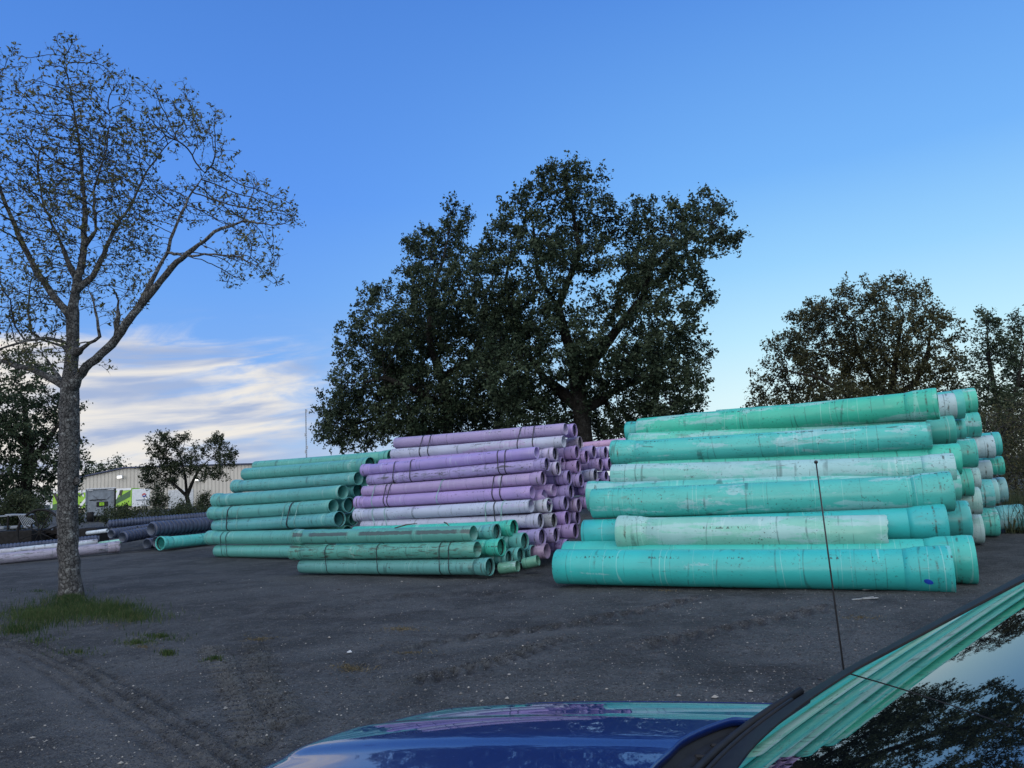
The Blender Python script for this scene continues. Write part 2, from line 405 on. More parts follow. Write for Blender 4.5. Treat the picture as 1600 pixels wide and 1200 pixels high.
for px_, w_ in (([(420, 940), (620, 905), (800, 915), (1100, 940), (1600, 960)], .5), ([(700, 1010), (900, 985), (1200, 985)], .35), ([(330, 1010), (372, 1080), (410, 1165)], .2), ([(200, 910), (420, 900), (600, 925)], .5)):
    dd_, _, _ = seg_dist(GX, GY, np.array([gp(*q)[:2] for q in px_])); pk = np.maximum(pk, .75 * np.exp(-(dd_ / w_) ** 2))
gr = np.zeros(GX.shape)  # groove shade put into the colour, since soft light leaves ruts faint
for off in (-.02, .12, .25, .40): gr = np.maximum(gr, np.exp(-((s_ - off) / .030) ** 2) * (d_ < .7) * (.6 + .4 * np.sin(al_ * 7 + off * 40)))
for px_ in ([(330, 1010), (372, 1080), (410, 1165)], [(395, 1005), (418, 1070), (452, 1130)], [(640, 1065), (760, 1040), (880, 1000)], [(1000, 1010), (1120, 985), (1290, 950)], [(640, 1010), (900, 975), (1090, 935)]):
    dd_, ss_, aa_ = seg_dist(GX, GY, np.array([gp(*q)[:2] for q in px_])); gr = np.maximum(gr, np.exp(-(dd_ / .17) ** 4) * (np.sin(aa_ * 38 + np.abs(ss_) * 22) < -.1) * .75)
at1 = g.data.attributes.new('loose', 'FLOAT', 'POINT'); at1.data.foreach_set('value', gr.astype(np.float32).ravel())  # carries the painted groove shade to the ground material
at0 = g.data.attributes.new('packed', 'FLOAT', 'POINT'); at0.data.foreach_set('value', pk.astype(np.float32).ravel())
def gz(x, y): return float(ground_z(np.array([float(x)]), np.array([float(y)]))[0])

def blades(name, pts, h, w, mat, label=None, lean=.6):
    n = len(pts); a = rng.random(n) * 6.283; hh = h * (.5 + rng.random(n) * .8); l = lean * hh * rng.random(n); la = rng.random(n) * 6.283
    b = np.stack([np.cos(a), np.sin(a), 0 * a], 1) * (w * (.6 + .8 * rng.random(n)))[:, None]
    ln = np.stack([np.cos(la) * l, np.sin(la) * l, hh], 1); md = np.stack([np.cos(la) * l * .35, np.sin(la) * l * .35, hh * .6], 1)
    V = np.stack([pts - b, pts + b, pts + md + b * .7, pts + ln, pts + md - b * .7], 1).reshape(-1, 3)
    k = np.arange(n)[:, None] * 5
    F = [tuple(q) for q in (k + np.array([[0, 1, 2, 3, 4]])).tolist()]
    me = bpy.data.meshes.new(name); me.from_pydata(V.tolist(), [], F); me.materials.append(mat); o = link(bpy.data.objects.new(name, me)); o['kind'] = 'stuff'
    if label: o['label'] = label
    return o
def scatter_px(spots, per):
    P = []
    for (x, y, rx, ry, q) in spots:
        k = int(per * q); a = rng.random(k) * 6.283; r = np.abs(rng.standard_normal(k)) * .62
        for i in range(k):
            w = gp(x + rx * r[i] * math.cos(a[i]), max(790, y + ry * r[i] * math.sin(a[i]))); P.append((w[0], w[1]))
    P = np.array(P); z = ground_z(P[:, 0], P[:, 1]); return np.concatenate([P, z[:, None] - .005], 1)
M['grass'] = leaf_mat('short green grass', (.024, .055, .016), (.05, .085, .028), (.12, .12, .06), .25)
M['straw'] = leaf_mat('dry straw', (.10, .085, .05), (.15, .125, .075), (.2, .17, .11), .1)
blades('grass', scatter_px([(112, 952, 62, 18, 3.2), (60, 965, 60, 16, 2.2), (170, 955, 55, 14, 2.0), (205, 965, 60, 12, .8), (110, 938, 22, 8, 1.6), (30, 985, 40, 8, .5)], 1500), .10, .0032, M['grass'], 'green grass tuft round the foot of the sparse tree')
blades('grass', scatter_px([(250, 995, 40, 5, 1), (215, 1003, 30, 4, .8), (262, 1021, 14, 3, .8), (335, 1032, 22, 2, .5), (60, 1000, 60, 10, .5), (120, 1018, 50, 6, .4), (60, 925, 60, 5, .35)], 420), .045, .004, M['grass'], 'thin grass creeping over the dirt')
blades('straw', scatter_px([(112, 955, 70, 18, 1.2), (60, 968, 60, 14, .8), (175, 968, 60, 14, .8), (405, 995, 32, 4, 1), (628, 984, 40, 5, 1.2), (548, 1042, 34, 7, 1.3), (1345, 966, 40, 4, .5), (640, 1022, 40, 3, .4), (225, 1010, 22, 5, .5), (1040, 925, 30, 2, .3)], 260), .022, .004, M['straw'], 'dry straw trodden into the dirt', lean=3.0)
# loose stones
def stones():
    n = 15000; px = rng.random(n) * 1800 - 100; py = 905 + (rng.random(n) ** 1.3) * 330
    V = []; F = []; base_ = np.array([(1, 0, 0), (0, 1, 0), (-1, 0, 0), (0, -1, 0), (0, 0, .7), (0, 0, -.5)])
    fc = [(0, 1, 4), (1, 2, 4), (2, 3, 4), (3, 0, 4), (1, 0, 5), (2, 1, 5), (3, 2, 5), (0, 3, 5)]
    for i in range(n):
        w = gp(px[i], py[i]); r = .003 + .009 * rng.random() ** 3
        if rng.random() < .05: r *= 1.4 + rng.random()
        a = rng.random() * 6.28; ca, sa = math.cos(a), math.sin(a)
        q = base_ * (r * (.6 + .8 * rng.random((6, 1)))); q = np.stack([q[:, 0] * ca - q[:, 1] * sa, q[:, 0] * sa + q[:, 1] * ca, q[:, 2]], 1)
        k = len(V); V += (q + np.array([w[0], w[1], gz(w[0], w[1]) + r * .25])).tolist(); F += [(a_ + k, b_ + k, c_ + k) for a_, b_, c_ in fc]
    m = Mat('loose stones'); gg = m.n('ShaderNodeNewGeometry')
    c = m.mix(m.rng(gg.outputs['Random Per Island'], .55, 1.0), (.055, .055, .06, 1), (.30, .29, .27, 1))
    o = mesh('gravel', V, F, m.set(Base_Color=c, Roughness=.9), None, False); o['kind'] = 'stuff'; o['label'] = 'loose pale stones on the dirt yard'
stones()

for (x, y, lx, ly, rz, la) in ((546, 1021, .05, .03, .4, 'small white paper scrap near a dry straw patch'), (1352, 939, .34, .035, .1, 'pale narrow strip lying on the dirt in front of the turquoise pipe'), (1372, 923, .40, .04, -.05, 'pale strip lying close under the bottom turquoise pipe'), (150, 1040, .42, .05, .5, 'grey broken stick lying across the tyre track')):
    w = gp(x, y); q = MB()
    q.box((0, 0, 0), (lx, ly, .012), b=.004); q.box((lx * .12, ly * .2, .010), (lx * .55, ly * .5, .012), Matrix.Rotation(.25, 3, 'Z'), b=.004)
    o = q.build('paper_scrap' if 'paper' in la else 'stick' if 'stick' in la else 'plastic_strip', M['pale'] if 'paper' in la else M['wood'] if 'stick' in la else M['greym2'], None, False); o.location = (w[0], w[1], gz(w[0], w[1]) + .012); o.rotation_euler = (0, 0, rz); tag(o, la, 'paper' if 'paper' in la else 'stick' if 'stick' in la else 'strip')
# ------------------------------------------------------------------ pipes
GREEN = (.024, .46, .375); TEAL = (.085, .37, .335); DGREEN = (.075, .31, .265); PURPLE = (.36, .26, .53); PWHITE = (.60, .60, .76); CGREEN = (.10, .33, .20)
PN = [0]
def frame_from(a, b):
    a = np.asarray(a); b = np.asarray(b); x = nrm(b - a); y = nrm(np.cross([0, 0, 1], x)); z = np.cross(x, y); c = (a + b) / 2
    return Matrix(((x[0], y[0], z[0], c[0]), (x[1], y[1], z[1], c[1]), (x[2], y[2], z[2], c[2]), (0, 0, 0, 1))), float(np.linalg.norm(b - a))
PIPES = {}
def pipe(key, a, b, D, bell, col, label, group, bleach=.3, dirt=.3, mud=0.0, name='pvc_pipe', n=36, ragged=False, jit=.08):
    """a, b: centres of the left and right end, D outside diameter of the barrel, bell: '', 'R' or 'L'"""
    mw, L = frame_from(a, b); PN[0] += 1; k = PN[0]
    rnd = random.Random(k * 13 + 5)
    t = thing(name, label, 'pipe', group=group, mat=mw)
    r = D / 2; w = .075 * r; h = L / 2; BL = min(1.05 * D, .42 * L)
    x0 = -h + (BL * .97 if bell == 'L' else 0); x1 = h - (BL * .97 if bell == 'R' else 0)
    amp = .004 * L / 5; ph = rnd.random() * 6
    wob = lambda x: (amp * math.sin(x * 1.3 + ph), -amp * 2 * (1 - (x / h) ** 2))
    xs = np.linspace(x0 + .006, x1 - .006, max(6, int(L / .35)))
    prof = [(x0, r - w), (x0, r - .005)] + [(x, r) for x in xs] + [(x1, r - .005), (x1, r - w)] + [(x, r - w) for x in xs[::-1][1:-1:3]]
    mb = MB().lathe(prof, n, True, wob)
    if ragged:
        vs = []
        for (x, y, z) in mb.v:
            if x > x1 - .05: x += .012 * math.sin(math.atan2(z, y) * 3 + 1) + .008 * math.sin(math.atan2(z, y) * 11)
            vs.append((x, y, z))
        mb.v = vs
    parts = [mb.build('barrel', M['pvc'], t)]; rgx = 99.0
    if bell:
        s = 1 if bell == 'R' else -1; e = h
        o = [(0, 1.11), (.012, 1.135), (.10, 1.15), (.20, 1.155), (.30, 1.135), (.36, 1.115), (.60, 1.105), (.72, 1.09), (.86, 1.04), (1.0, 1.004)]
        i_ = [(1.0, .93), (.86, .95), (.74, 1.015), (.30, 1.03), (.22, 1.055), (.14, 1.055), (.08, 1.035), (.0, 1.045)]
        prof = [(s * (e - q * BL), f * r) for q, f in o + i_]
        w0 = wob(e)
        bm = MB().lathe(prof if s > 0 else prof, n, True, lambda x: wob(s * (e - BL)) if abs(x) < e - .8 * BL else (0, 0))
        if s < 0: bm.f = [q[::-1] for q in bm.f]
        parts.append(bm.build('bell', M['pvc'], t))
        rgx = s * (e - .33 * BL)
        gk = MB().lathe([(s * (e - .15 * BL), 1.05 * r), (s * (e - .15 * BL), .985 * r), (s * (e - .24 * BL), .985 * r), (s * (e - .24 * BL), 1.05 * r)], n, True)
        parts.append(gk.build('gasket', M['gasket'], t))
    j = lambda: 1 + jit * (rnd.random() - .5) * 2
    cc = tuple(min(.95, q * j()) for q in col)
    for o in parts:
        o.color = cc + (1,); o['seed'] = rnd.random() * 10; o['bleach'] = bleach; o['dirt'] = dirt; o['mud'] = mud
    sd = parts[0]['seed']
    for o in parts: o['ringx'] = rgx
    for o in parts: o['seed'] = sd
    PIPES[key] = (np.asarray(a), np.asarray(b), r)
    return t

def px_pipe(key, l, r_, zl, zr, dpx, bell, col, label, group, **kw):
    D = dpx * (zl + zr) / 2 / FPX
    return pipe(key, pt(*l, zl), pt(*r_, zr), D, bell, col, label, group, **kw)
def end_pipe(key, e, zc, bellpx, bell, dirv, L, col, label, group, **kw):
    D = bellpx * zc / FPX / (1.15 if bell else 1.0); b = pt(*e, zc)
    return pipe(key, b - dirv * L, b, D, bell, col, label, group, **kw)

# ---- right stack of big green pipes
GR = 'big green pipes in the right stack'
RS = [
 ('F1', (872, 885), (1488, 890), 11.8, 10.0, 58, 'R', (.010, .46, .44), 'bottom front big turquoise pipe lying on the ground with blue dot on its bell', .25, .22),
 ('F1b', (885, 872), (1523, 874), 12.5, 10.45, 58, 'R', GREEN, 'second big turquoise ground pipe, its bell poking out right behind the front bottom pipe', .25, .3),
 ('F2', (968, 832.5), (1387, 831.5), 12.15, 11.0, 50, 'L', (.20, .50, .44), 'short pale bleached pipe with a broken right end and blue mark on its left bell', .62, .3),
 ('F2b', (914, 834), (1479, 817), 12.75, 11.15, 47, 'R', (.010, .45, .41), 'deep green pipe directly behind the short broken pale pipe', .18, .32),
 ('F3', (927, 787), (1487, 767.5), 12.9, 11.4, 50, 'R', (.05, .45, .415), 'weathered turquoise pipe resting on the broken short pipe, third row up', .45, .42),
 ('F3b', (920, 776), (1497, 757), 13.3, 12.0, 45, 'L', (.08, .52, .42), 'pipe whose pale bell pokes out left behind the third row pipe', .55, .4),
 ('F4', (958, 744), (1491, 733), 13.6, 12.0, 40, 'R', (.16, .50, .46), 'streaky bleached pipe behind the antenna tip, fourth row up', .66, .5),
 ('F4b', (985, 729), (1500, 717), 14.2, 12.6, 39, 'R', (.03, .50, .40), 'turquoise pipe just above and behind the streaky fourth row pipe', .3, .3),
 ('F5', (958, 709), (1454, 680), 14.3, 12.7, 40, 'L', (.05, .50, .40), 'scuffed pipe without bell on the right, second row from the top', .52, .5),
 ('F5b', (985, 694), (1448, 671), 15.0, 13.3, 37, '', (.08, .50, .38), 'plain ended pipe tucked behind the second row from the top', .5, .4),
 ('F6', (1000, 671.5), (1466, 630.5), 15.2, 13.0, 39, 'R', (.03, .46, .36), 'topmost front green pipe, half faded white along its upper side', .5, .35),
 ('F6b', (981, 676), (1440, 634), 15.7, 13.7, 32, 'L', GREEN, 'pipe behind the topmost one with its left bell just showing', .3, .3),
]
for (k, l, r_, zl, zr, d, be, co, la, bl, di) in RS:
    px_pipe(k, l, r_, zl + .1, zr * .965, d, be, co, la, GR, bleach=bl, dirt=di, ragged=(k == 'F2'), n=48)
bpy.context.view_layer.update()
def paint_mark(key, px, col, ru, rv, sc, label):
    a, b, r = PIPES[key]; t = [o for o in COL.objects if o.get('label') == label][0]; mi = np.array(t.matrix_world.inverted())
    L = np.linalg.norm(b - a); ts = np.linspace(0, 1, 400); X = ts[np.argmin([abs(800 + FPX * (((a + (b - a) * q) - CP) @ CX) / (((a + (b - a) * q) - CP) @ fw) - px[0]) for q in ts])] * L - L / 2
    c = (mi @ np.append(CP, 1))[:3]; a0 = math.atan2(c[2], c[1]) + px[1]; V = []; F = []
    for i in range(9):
        for j in range(9):
            u, w = (i - 4) / 4, (j - 4) / 4; k = 1 / max(1, math.hypot(u, w) / max(abs(u), abs(w), 1e-6)); an = a0 + rv / r * w * k
            V.append((X + ru * u * k + .3 * ru * w, (r * sc + .003) * math.cos(an), (r * sc + .003) * math.sin(an)))
    for i in range(8):
        for j in range(8): F.append((i * 9 + j, i * 9 + j + 1, i * 9 + j + 10, i * 9 + j + 9))
    mesh('paint_mark', V, F, simple('blue marking paint', (.012, .06, .42), .5), t)
paint_mark('F1', (1447, .55), None, .05, .035, 1.10, RS[0][8])
paint_mark('F2', (979, .12), None, .035, .045, 1.115, RS[2][8])
dR = nrm(PIPES['F3'][1] - PIPES['F3'][0]); dR = nrm(dR * np.array([1, 1, .4]))
SE = [  # x of the rim, y top, y bottom, zc, what it looks like
 ('S6a', 1492, 613, 654, 13.9, (.35, .55, .52), 'pale bleached bell tucked right behind the topmost front pipe', .7),
 ('S6b', 1504, 608, 655, 14.7, (.06, .46, .40), 'green bell third along the top row of the right stack', .35),
 ('S6c', 1524, 605, 646, 16.0, (.05, .48, .38), 'rightmost bell of the top row against the dark brush', .4),
 ('S5a', 1491, 648, 694, 13.7, (.03, .42, .33), 'shaded green bell beside the plain end of the second row', .25),
 ('S5b', 1507, 653, 686, 14.9, (.05, .45, .40), 'narrow slice of bell below the top row between two wider bells', .35),
 ('S5c', 1530, 643, 683, 15.7, (.03, .42, .36), 'dark green bell under the rightmost top bell', .3),
 ('S4a', 1524, 684, 731, 14.2, (.04, .44, .38), 'wide bell with a dark lower half in the fourth row end', .45),
 ('S4b', 1552, 679, 716, 15.6, (.30, .48, .50), 'grey white bell with green smudges near the right edge of the stack', .75),
 ('S4c', 1562, 674, 712, 16.7, (.03, .46, .38), 'green bell peeping past the grey white smudged bell', .25),
 ('S3a', 1518, 731, 776, 14.0, (.03, .40, .32), 'dark green bell under the wide fourth row bell', .2),
 ('S3b', 1530, 730, 764, 15.2, (.30, .50, .50), 'pale thin bell edge right of the dark green one', .7),
 ('S3c', 1548, 718, 749, 16.0, (.30, .48, .48), 'pale grey bell directly below the smudged grey white bell', .7),
 ('S3d', 1567, 712, 742, 17.0, (.02, .40, .33), 'small deep green bell at the far right of the middle rows', .1),
 ('S2a', 1531, 760, 804, 14.3, (.25, .48, .48), 'pale bell with wavy rim in the second row end', .6),
 ('S2b', 1550, 748, 794, 15.3, (.08, .46, .44), 'teal bell between two pale bells in the second row', .5),
 ('S2c', 1558, 748, 787, 16.3, (.22, .48, .46), 'bell behind the teal one in the second row', .5),
 ('S2d', 1571, 745, 785, 17.2, (.20, .44, .42), 'rightmost bell of the second row above the long ground pipe', .5),
 ('S1a', 1514, 781, 842, 11.9, (.03, .44, .38), 'large shaded bell just right of the deep green pipe end', .3),
 ('S1b', 1534, 802, 849, 14.6, (.28, .46, .48), 'grey bell on the ground right of the large shaded bell', .7),
 ('S1c', 1558, 793, 838, 15.8, (.06, .46, .42), 'turquoise bell on the ground left of the long protruding pipe', .45),
 ('S1d', 1599, 787, 829, 16.5, (.12, .46, .46), 'pale blue pipe sticking out farthest right along the ground', .5),
 ('S1e', 1493, 832, 852, 12.6, (.08, .5, .44), 'small bit of bell squeezed above the second ground pipe', .4),
]
for (k, x, y0, y1, zc, co, la, bl) in SE:
    y0, y1 = (y0, y1) if k != 'S1e' else (825, 868)
    end_pipe(k, (x, (y0 + y1) / 2), zc, (y1 - y0) * .97, 'R', dR, 5.4, co, la, GR, bleach=bl, dirt=.35)

# ---- left stack of teal pipes
GL = 'teal pipes in the left stack'
LS = [
 ('L1', (341, 860.5), (516, 861), 20.6, 19.0, 20, '', 'bottom teal pipe of the left stack lying on the dirt', .1, .25),
 ('L2', (328, 840), (510, 838), 20.8, 19.2, 21, 'L', 'second teal pipe from the ground in the left stack', .3, .25),
 ('L3', (338, 821.5), (531, 811), 21.0, 19.3, 20, 'R', 'strapped teal pipe with a wide bell, third up in the left stack', .1, .2),
 ('L4', (332, 802), (521, 791), 21.1, 19.6, 20, 'L', 'strapped plain ended teal pipe resting on the wide belled one', .1, .2),
 ('L5', (338, 782), (536, 769), 21.3, 19.7, 21, 'L', 'teal pipe with black scribbles, fifth up in the left stack', .15, .35),
 ('L6', (368, 760), (560, 747.5), 21.5, 20.0, 19.5, 'L', 'speckled teal pipe second from the top of the left stack', .15, .55),
 ('L7', (384, 741), (579, 726), 21.6, 20.0, 20, 'R', 'topmost front teal pipe of the left stack', .15, .3),
 ('L8', (400, 729), (612, 713.5), 22.2, 20.6, 18, 'R', 'teal pipe behind the top one, reaching to the purple pile', .15, .3),
]
for (k, l, r_, zl, zr, d, be, la, bl, di) in LS:
    px_pipe(k, l, r_, zl + .5, zr - .9, d, be, TEAL, la, GL, bleach=bl, dirt=di)
dL = nrm(PIPES['L5'][1] - PIPES['L5'][0])
for (k, x, y, d, zc, be, co, la) in [
 ('LA', 570, 751, 19, 20.9, '', TEAL, 'shadowed plain teal end beside the speckled pipe, touching the purple pile'),
 ('LB', 560, 766.7, 23.5, 20.3, 'R', (.10, .42, .40), 'open bell right of the scribbled teal pipe'),
 ('LC', 546, 789, 25, 20.0, 'R', (.12, .42, .42), 'greyish open bell right of the plain strapped pipe'),
 ('LD', 553, 811, 21, 20.2, 'R', DGREEN, 'dark open bell right of the wide belled pipe'),
 ('LE', 543, 832, 22, 19.9, 'R', DGREEN, 'half hidden bell low behind the front green pile')]:
    end_pipe(k, (x, y), zc - .9, d, be, dL, 4.1, co, la, GL, bleach=.15, dirt=.35)

# ---- purple pile
GP = 'purple pipes in the middle pile'
PS = [
 ('P1', (619, 692.5), (884, 670.5), 17.6, 16.9, 18, '', PURPLE, 'topmost long purple pipe, lavender and clean', .08, .3),
 ('P2', (614, 710), (881, 690), 17.4, 16.7, 18, '', (.46, .36, .52), 'whitened purple pipe with brown stains under the topmost one', .75, .45),
 ('P3c', (595, 726), (846, 705), 17.5, 16.9, 17, '', PURPLE, 'purple pipe mostly hidden behind the third one from the top', .1, .2),
 ('P3', (568, 735), (839, 707.5), 17.2, 16.4, 18, 'L', PURPLE, 'clean purple pipe, third from the top, plain open right end', .06, .2),
 ('P4', (577, 750.5), (855, 725.5), 17.0, 16.2, 17.5, 'R', PURPLE, 'dirty purple pipe speckled brown, fourth from the top', .1, .72),
 ('P5', (569, 768), (849, 747), 16.9, 16.1, 18, 'R', PURPLE, 'smooth purple pipe with a belled right end, fifth from the top', .05, .2),
 ('P6', (558, 785.5), (832, 769), 16.8, 16.0, 19, 'L', PURPLE, 'purple pipe with a plain end beside the torn pipe', .06, .28),
 ('P7', (557, 805), (830, 790.5), 16.6, 15.8, 19, 'L', (.42, .33, .53), 'whitened pipe with a lilac patch midway, above the lowest white one', .85, .15),
 ('P8', (568, 822), (845, 813.5), 16.5, 15.7, 19.5, 'R', (.42, .36, .53), 'lowest whitened pipe, its bell over the front green pile', .85, .2),
 ('P9', (575, 846), (848, 839), 16.4, 15.5, 21.5, 'R', PURPLE, 'purple bell just right of the front green pile, lower row', .1, .2),
 ('P10', (590, 866), (855, 861), 16.3, 15.4, 22, '', (.34, .22, .40), 'lowest purple pipe end resting on the dirt', .1, .3),
]
for (k, l, r_, zl, zr, d, be, co, la, bl, di) in PS:
    px_pipe(k, l, r_, zl + .35, zr - .9, d, be, co, la, GP, bleach=bl, dirt=di)
dP = nrm(PIPES['P5'][1] - PIPES['P5'][0]); dP = nrm(dP * np.array([1, 1, .7]))
PE = [
 ('A', 898.5, 672.5, 22, 17.3, 'R', 1, 'purple bell beside the end of the topmost pipe'),
 ('B', 907, 692, 20.5, 17.5, 'R', 0, 'greyed bell tucked under the top bell'),
 ('C', 868, 709, 22.7, 16.7, 'R', 2, 'pale lavender bell right of the third pipe end'),
 ('D', 902, 706.7, 21.6, 17.1, 'R', 1, 'bright lilac bell under the greyed one'),
 ('Ea', 917, 713.7, 21.6, 17.3, 'R', 1, 'small dark mouthed bell right of the bright lilac bell'),
 ('Fa', 928.6, 706, 20.5, 17.9, 'R', 1, 'bell high up, second from the right end of the upper row'),
 ('Ga', 947, 707.6, 20.5, 18.2, 'R', 1, 'rightmost bell of the upper row beside the green stack'),
 ('Ha', 872.5, 732, 22, 16.5, 'R', 2, 'bell right of the dirty speckled pipe end'),
 ('Hb', 880, 724, 20, 17.0, 'R', 1, 'half hidden bell above the one by the speckled pipe'),
 ('Ia', 904, 729, 21, 17.0, 'R', 1, 'bell straight below the bright lilac bell'),
 ('Ja', 938.8, 725.6, 20.5, 17.8, 'R', 1, 'bell in the second column from the right, upper middle'),
 ('Ka', 953, 725.6, 20, 18.1, 'R', 1, 'bell at the right edge cut off by the green stack, upper middle'),
 ('La', 890, 746, 23, 16.7, 'R', 1, 'wide purple bell right of the smooth belled pipe'),
 ('Ma', 908.4, 750.5, 22, 16.9, 'R', 1, 'bell in the centre of the pile of ends'),
 ('Na', 931, 743, 21.5, 17.5, 'R', 2, 'pale long collared bell right of the pile centre'),
 ('Oa', 948, 745.7, 20.5, 17.9, 'R', 1, 'bell right of the pale long collared one'),
 ('Pa', 866, 766, 19.5, 16.5, '', 1, 'plain purple end behind the torn pipe'),
 ('Qa', 893, 768, 22, 16.6, 'R', 1, 'bell right of the torn pipe'),
 ('Ra', 921.4, 763.5, 21, 17.1, 'R', 1, 'bell two right of the torn pipe'),
 ('Sa', 938, 757, 19, 17.6, 'R', 1, 'bell half covered by the left bell of the third green row'),
 ('Sb', 954, 757, 18, 17.9, 'R', 1, 'last sliver of bell at the green stack, middle height'),
 ('Ta', 858.6, 789.5, 23, 16.1, 'R', 3, 'whitened bell right of the lilac patched pipe'),
 ('Ua', 884.6, 786, 22.5, 16.4, 'R', 1, 'bell right of the whitened bell'),
 ('Va', 905, 789.5, 22, 16.7, 'R', 1, 'bell third along the row of the whitened bell'),
 ('Wa', 921, 785, 21, 17.0, 'R', 1, 'bell partly behind the green stack in the whitened bell row'),
 ('Xa', 866, 813, 23, 15.9, 'R', 0, 'grey dirty bell right of the lowest whitened pipe'),
 ('Ya', 886.8, 810, 23, 16.2, 'R', 1, 'clean bell beside the grey dirty bell'),
 ('Za', 903, 809, 21, 16.7, 'R', 1, 'shadowed bell near the green stack, third row from the ground'),
 ('AA', 869.4, 836, 24, 15.7, 'R', 1, 'bell in the second row from the ground, middle of three'),
 ('BB', 899.8, 829.6, 24, 16.0, 'R', 1, 'purple bell sticking out beside the turquoise ground pipe'),
 ('CC', 888, 853, 22, 15.9, 'R', 1, 'lowest bell on the dirt left of the turquoise ground pipe'),
]
PC = [(.34, .30, .36), PURPLE, (.50, .44, .60), (.58, .54, .66)]
for (k, x, y, d, zc, be, ci, la) in PE:
    end_pipe(k, (x, y), zc - .85, d, be, dP, 4.1, PC[ci], la, GP, bleach=.25 if ci != 3 else .8, dirt=.25 if ci else .6)
# torn pipe
bt = pt(851, 776, 15.4)
t = pipe('torn', bt - dP * 3.9, bt, .30, '', PURPLE, 'torn purple pipe with a split flap hanging out of the pile', GP, bleach=.05)
vv = []; ff = []
for i in range(7):
    for j in range(9):
        a = R(-200 + 150 * j / 8); x = .17 * (i / 6) * (1.2 - .9 * abs(j - 4) / 4) + 1.95 - .02
        vv.append((x, .15 * math.cos(a), .15 * math.sin(a) - .02 * i / 6))
for i in range(6):
    for j in range(8): ff.append((i * 9 + j, i * 9 + j + 1, i * 9 + j + 10, i * 9 + j + 9))
fl = mesh('flap', vv, ff, M['pvc'], t); fl.color = PURPLE + (1,); fl['seed'] = 2.0; fl['bleach'] = .05; fl['dirt'] = .2; fl['mud'] = 0.0; fl['ringx'] = 99.0
sm = fl.modifiers.new('thick', 'SOLIDIFY'); sm.thickness = .012
# two purple pipes farther back
px_pipe('Q1', (912, 698), (1040, 684), 22, 21, 14, '', (.46, .28, .46), 'far purple pipe lying beyond the pile, upper of two', 'purple pipes beyond the pile')
px_pipe('Q2', (920, 705), (1040, 697), 21.2, 20.2, 12, '', PWHITE, 'far whitish pipe lying just under the far purple one', 'purple pipes beyond the pile', bleach=.6)

# ---- low green pile in front
GF = 'green pipes in the low front pile'
FS = [
 ('G1', (472, 885), (766, 885.5), 15.2, 13.6, 22.5, 'R', DGREEN, 'lowest green pipe of the front pile, bell at the right on the dirt', .12, .4, 0),
 ('G2', (458, 863), (746, 858.5), 15.3, 13.8, 23, 'L', DGREEN, 'mould stained green pipe, middle of the low front pile', .1, .8, 0),
 ('G3', (461, 839), (740, 833.5), 15.4, 14.0, 23, 'L', DGREEN, 'top green pipe of the low front pile with long dark mud band', .12, .45, 1),
]
for (k, l, r_, zl, zr, d, be, co, la, bl, di, mu) in FS:
    px_pipe(k, l, r_, zl + .4, zr - .35, d, be, co, la, GF, bleach=bl, dirt=di, mud=mu, n=40)
dG = nrm(PIPES['G2'][1] - PIPES['G2'][0])
for (k, x, y, d, zc, be, la) in [
 ('G4', 777, 830.5, 25, 14.3, 'R', 'open green bell right of the mud banded pipe'),
 ('G5', 803.5, 825, 26.5, 14.6, 'R', 'highest bright green bell at the right of the front pile'),
 ('G6', 784, 855, 28, 14.0, 'R', 'bright green bell right of the mould stained pipe'),
 ('G7', 790, 848, 22, 14.6, '', 'plain green end squeezed between two bells'),
 ('G8', 820.5, 845.5, 27, 14.5, 'R', 'pale teal open bell at the right of the front pile, middle row'),
 ('G9', 795.6, 872, 24, 14.15, 'R', 'bell behind the upper left of the short offcut'),
 ('G10', 814, 867.5, 25, 14.35, 'R', 'bell between the two short offcuts'),
 ('G11', 833.7, 863, 23, 14.8, 'R', 'rightmost bell of the front pile on the ground')]:
    end_pipe(k, (x, y), zc - .35, d, be, dG, 4.0, (.03, .46, .36) if k in ('G5', 'G6') else (.09, .38, .34), la, GF, bleach=.12, dirt=.3)
px_pipe('O1', (781, 888), (809, 884.5), 13.45, 13.3, 17.5, '', CGREEN, 'short green offcut in front of the low pile, left one with marks', 'pipe offcuts', dirt=.5, name='pipe_offcut', n=28)
px_pipe('O2', (818, 881), (841, 875.5), 13.7, 13.6, 17, '', CGREEN, 'short green offcut farther right with a chipped end', 'pipe offcuts', dirt=.35, name='pipe_offcut', n=28, ragged=False)

# ---- loose pipes at the left
GW = 'whitened purple pipes on the ground at the left'
px_pipe('W2', (-160, 889), (186, 854), 21.0, 24.6, 17, 'R', (.34, .27, .40), 'nearer dirty lavender pipe lying on the dirt behind the trunk', GW, bleach=.4, dirt=.75)
px_pipe('W1', (-160, 879), (152, 847), 21.8, 25.0, 10.5, '', (.46, .43, .54), 'farther whitish pipe lying against the lavender one', GW, bleach=.55, dirt=.65)
px_pipe('T1', (250, 849), (334, 840.5), 24.3, 26.4, 18, 'L', (.07, .50, .46), 'single turquoise pipe on the ground beside the corrugated pipes', None, bleach=.3, dirt=.35)
px_pipe('T2', (155, 850), (192, 845), 25.6, 25.2, 7, '', (.30, .55, .50), 'thin pale green pipe end by the corrugated pipes', None, bleach=.5)
px_pipe('T3', (136, 833), (168, 829), 27.2, 27.0, 6, '', (.62, .70, .72), 'thin white pipe lying behind the trunk on the right', None, bleach=.9)

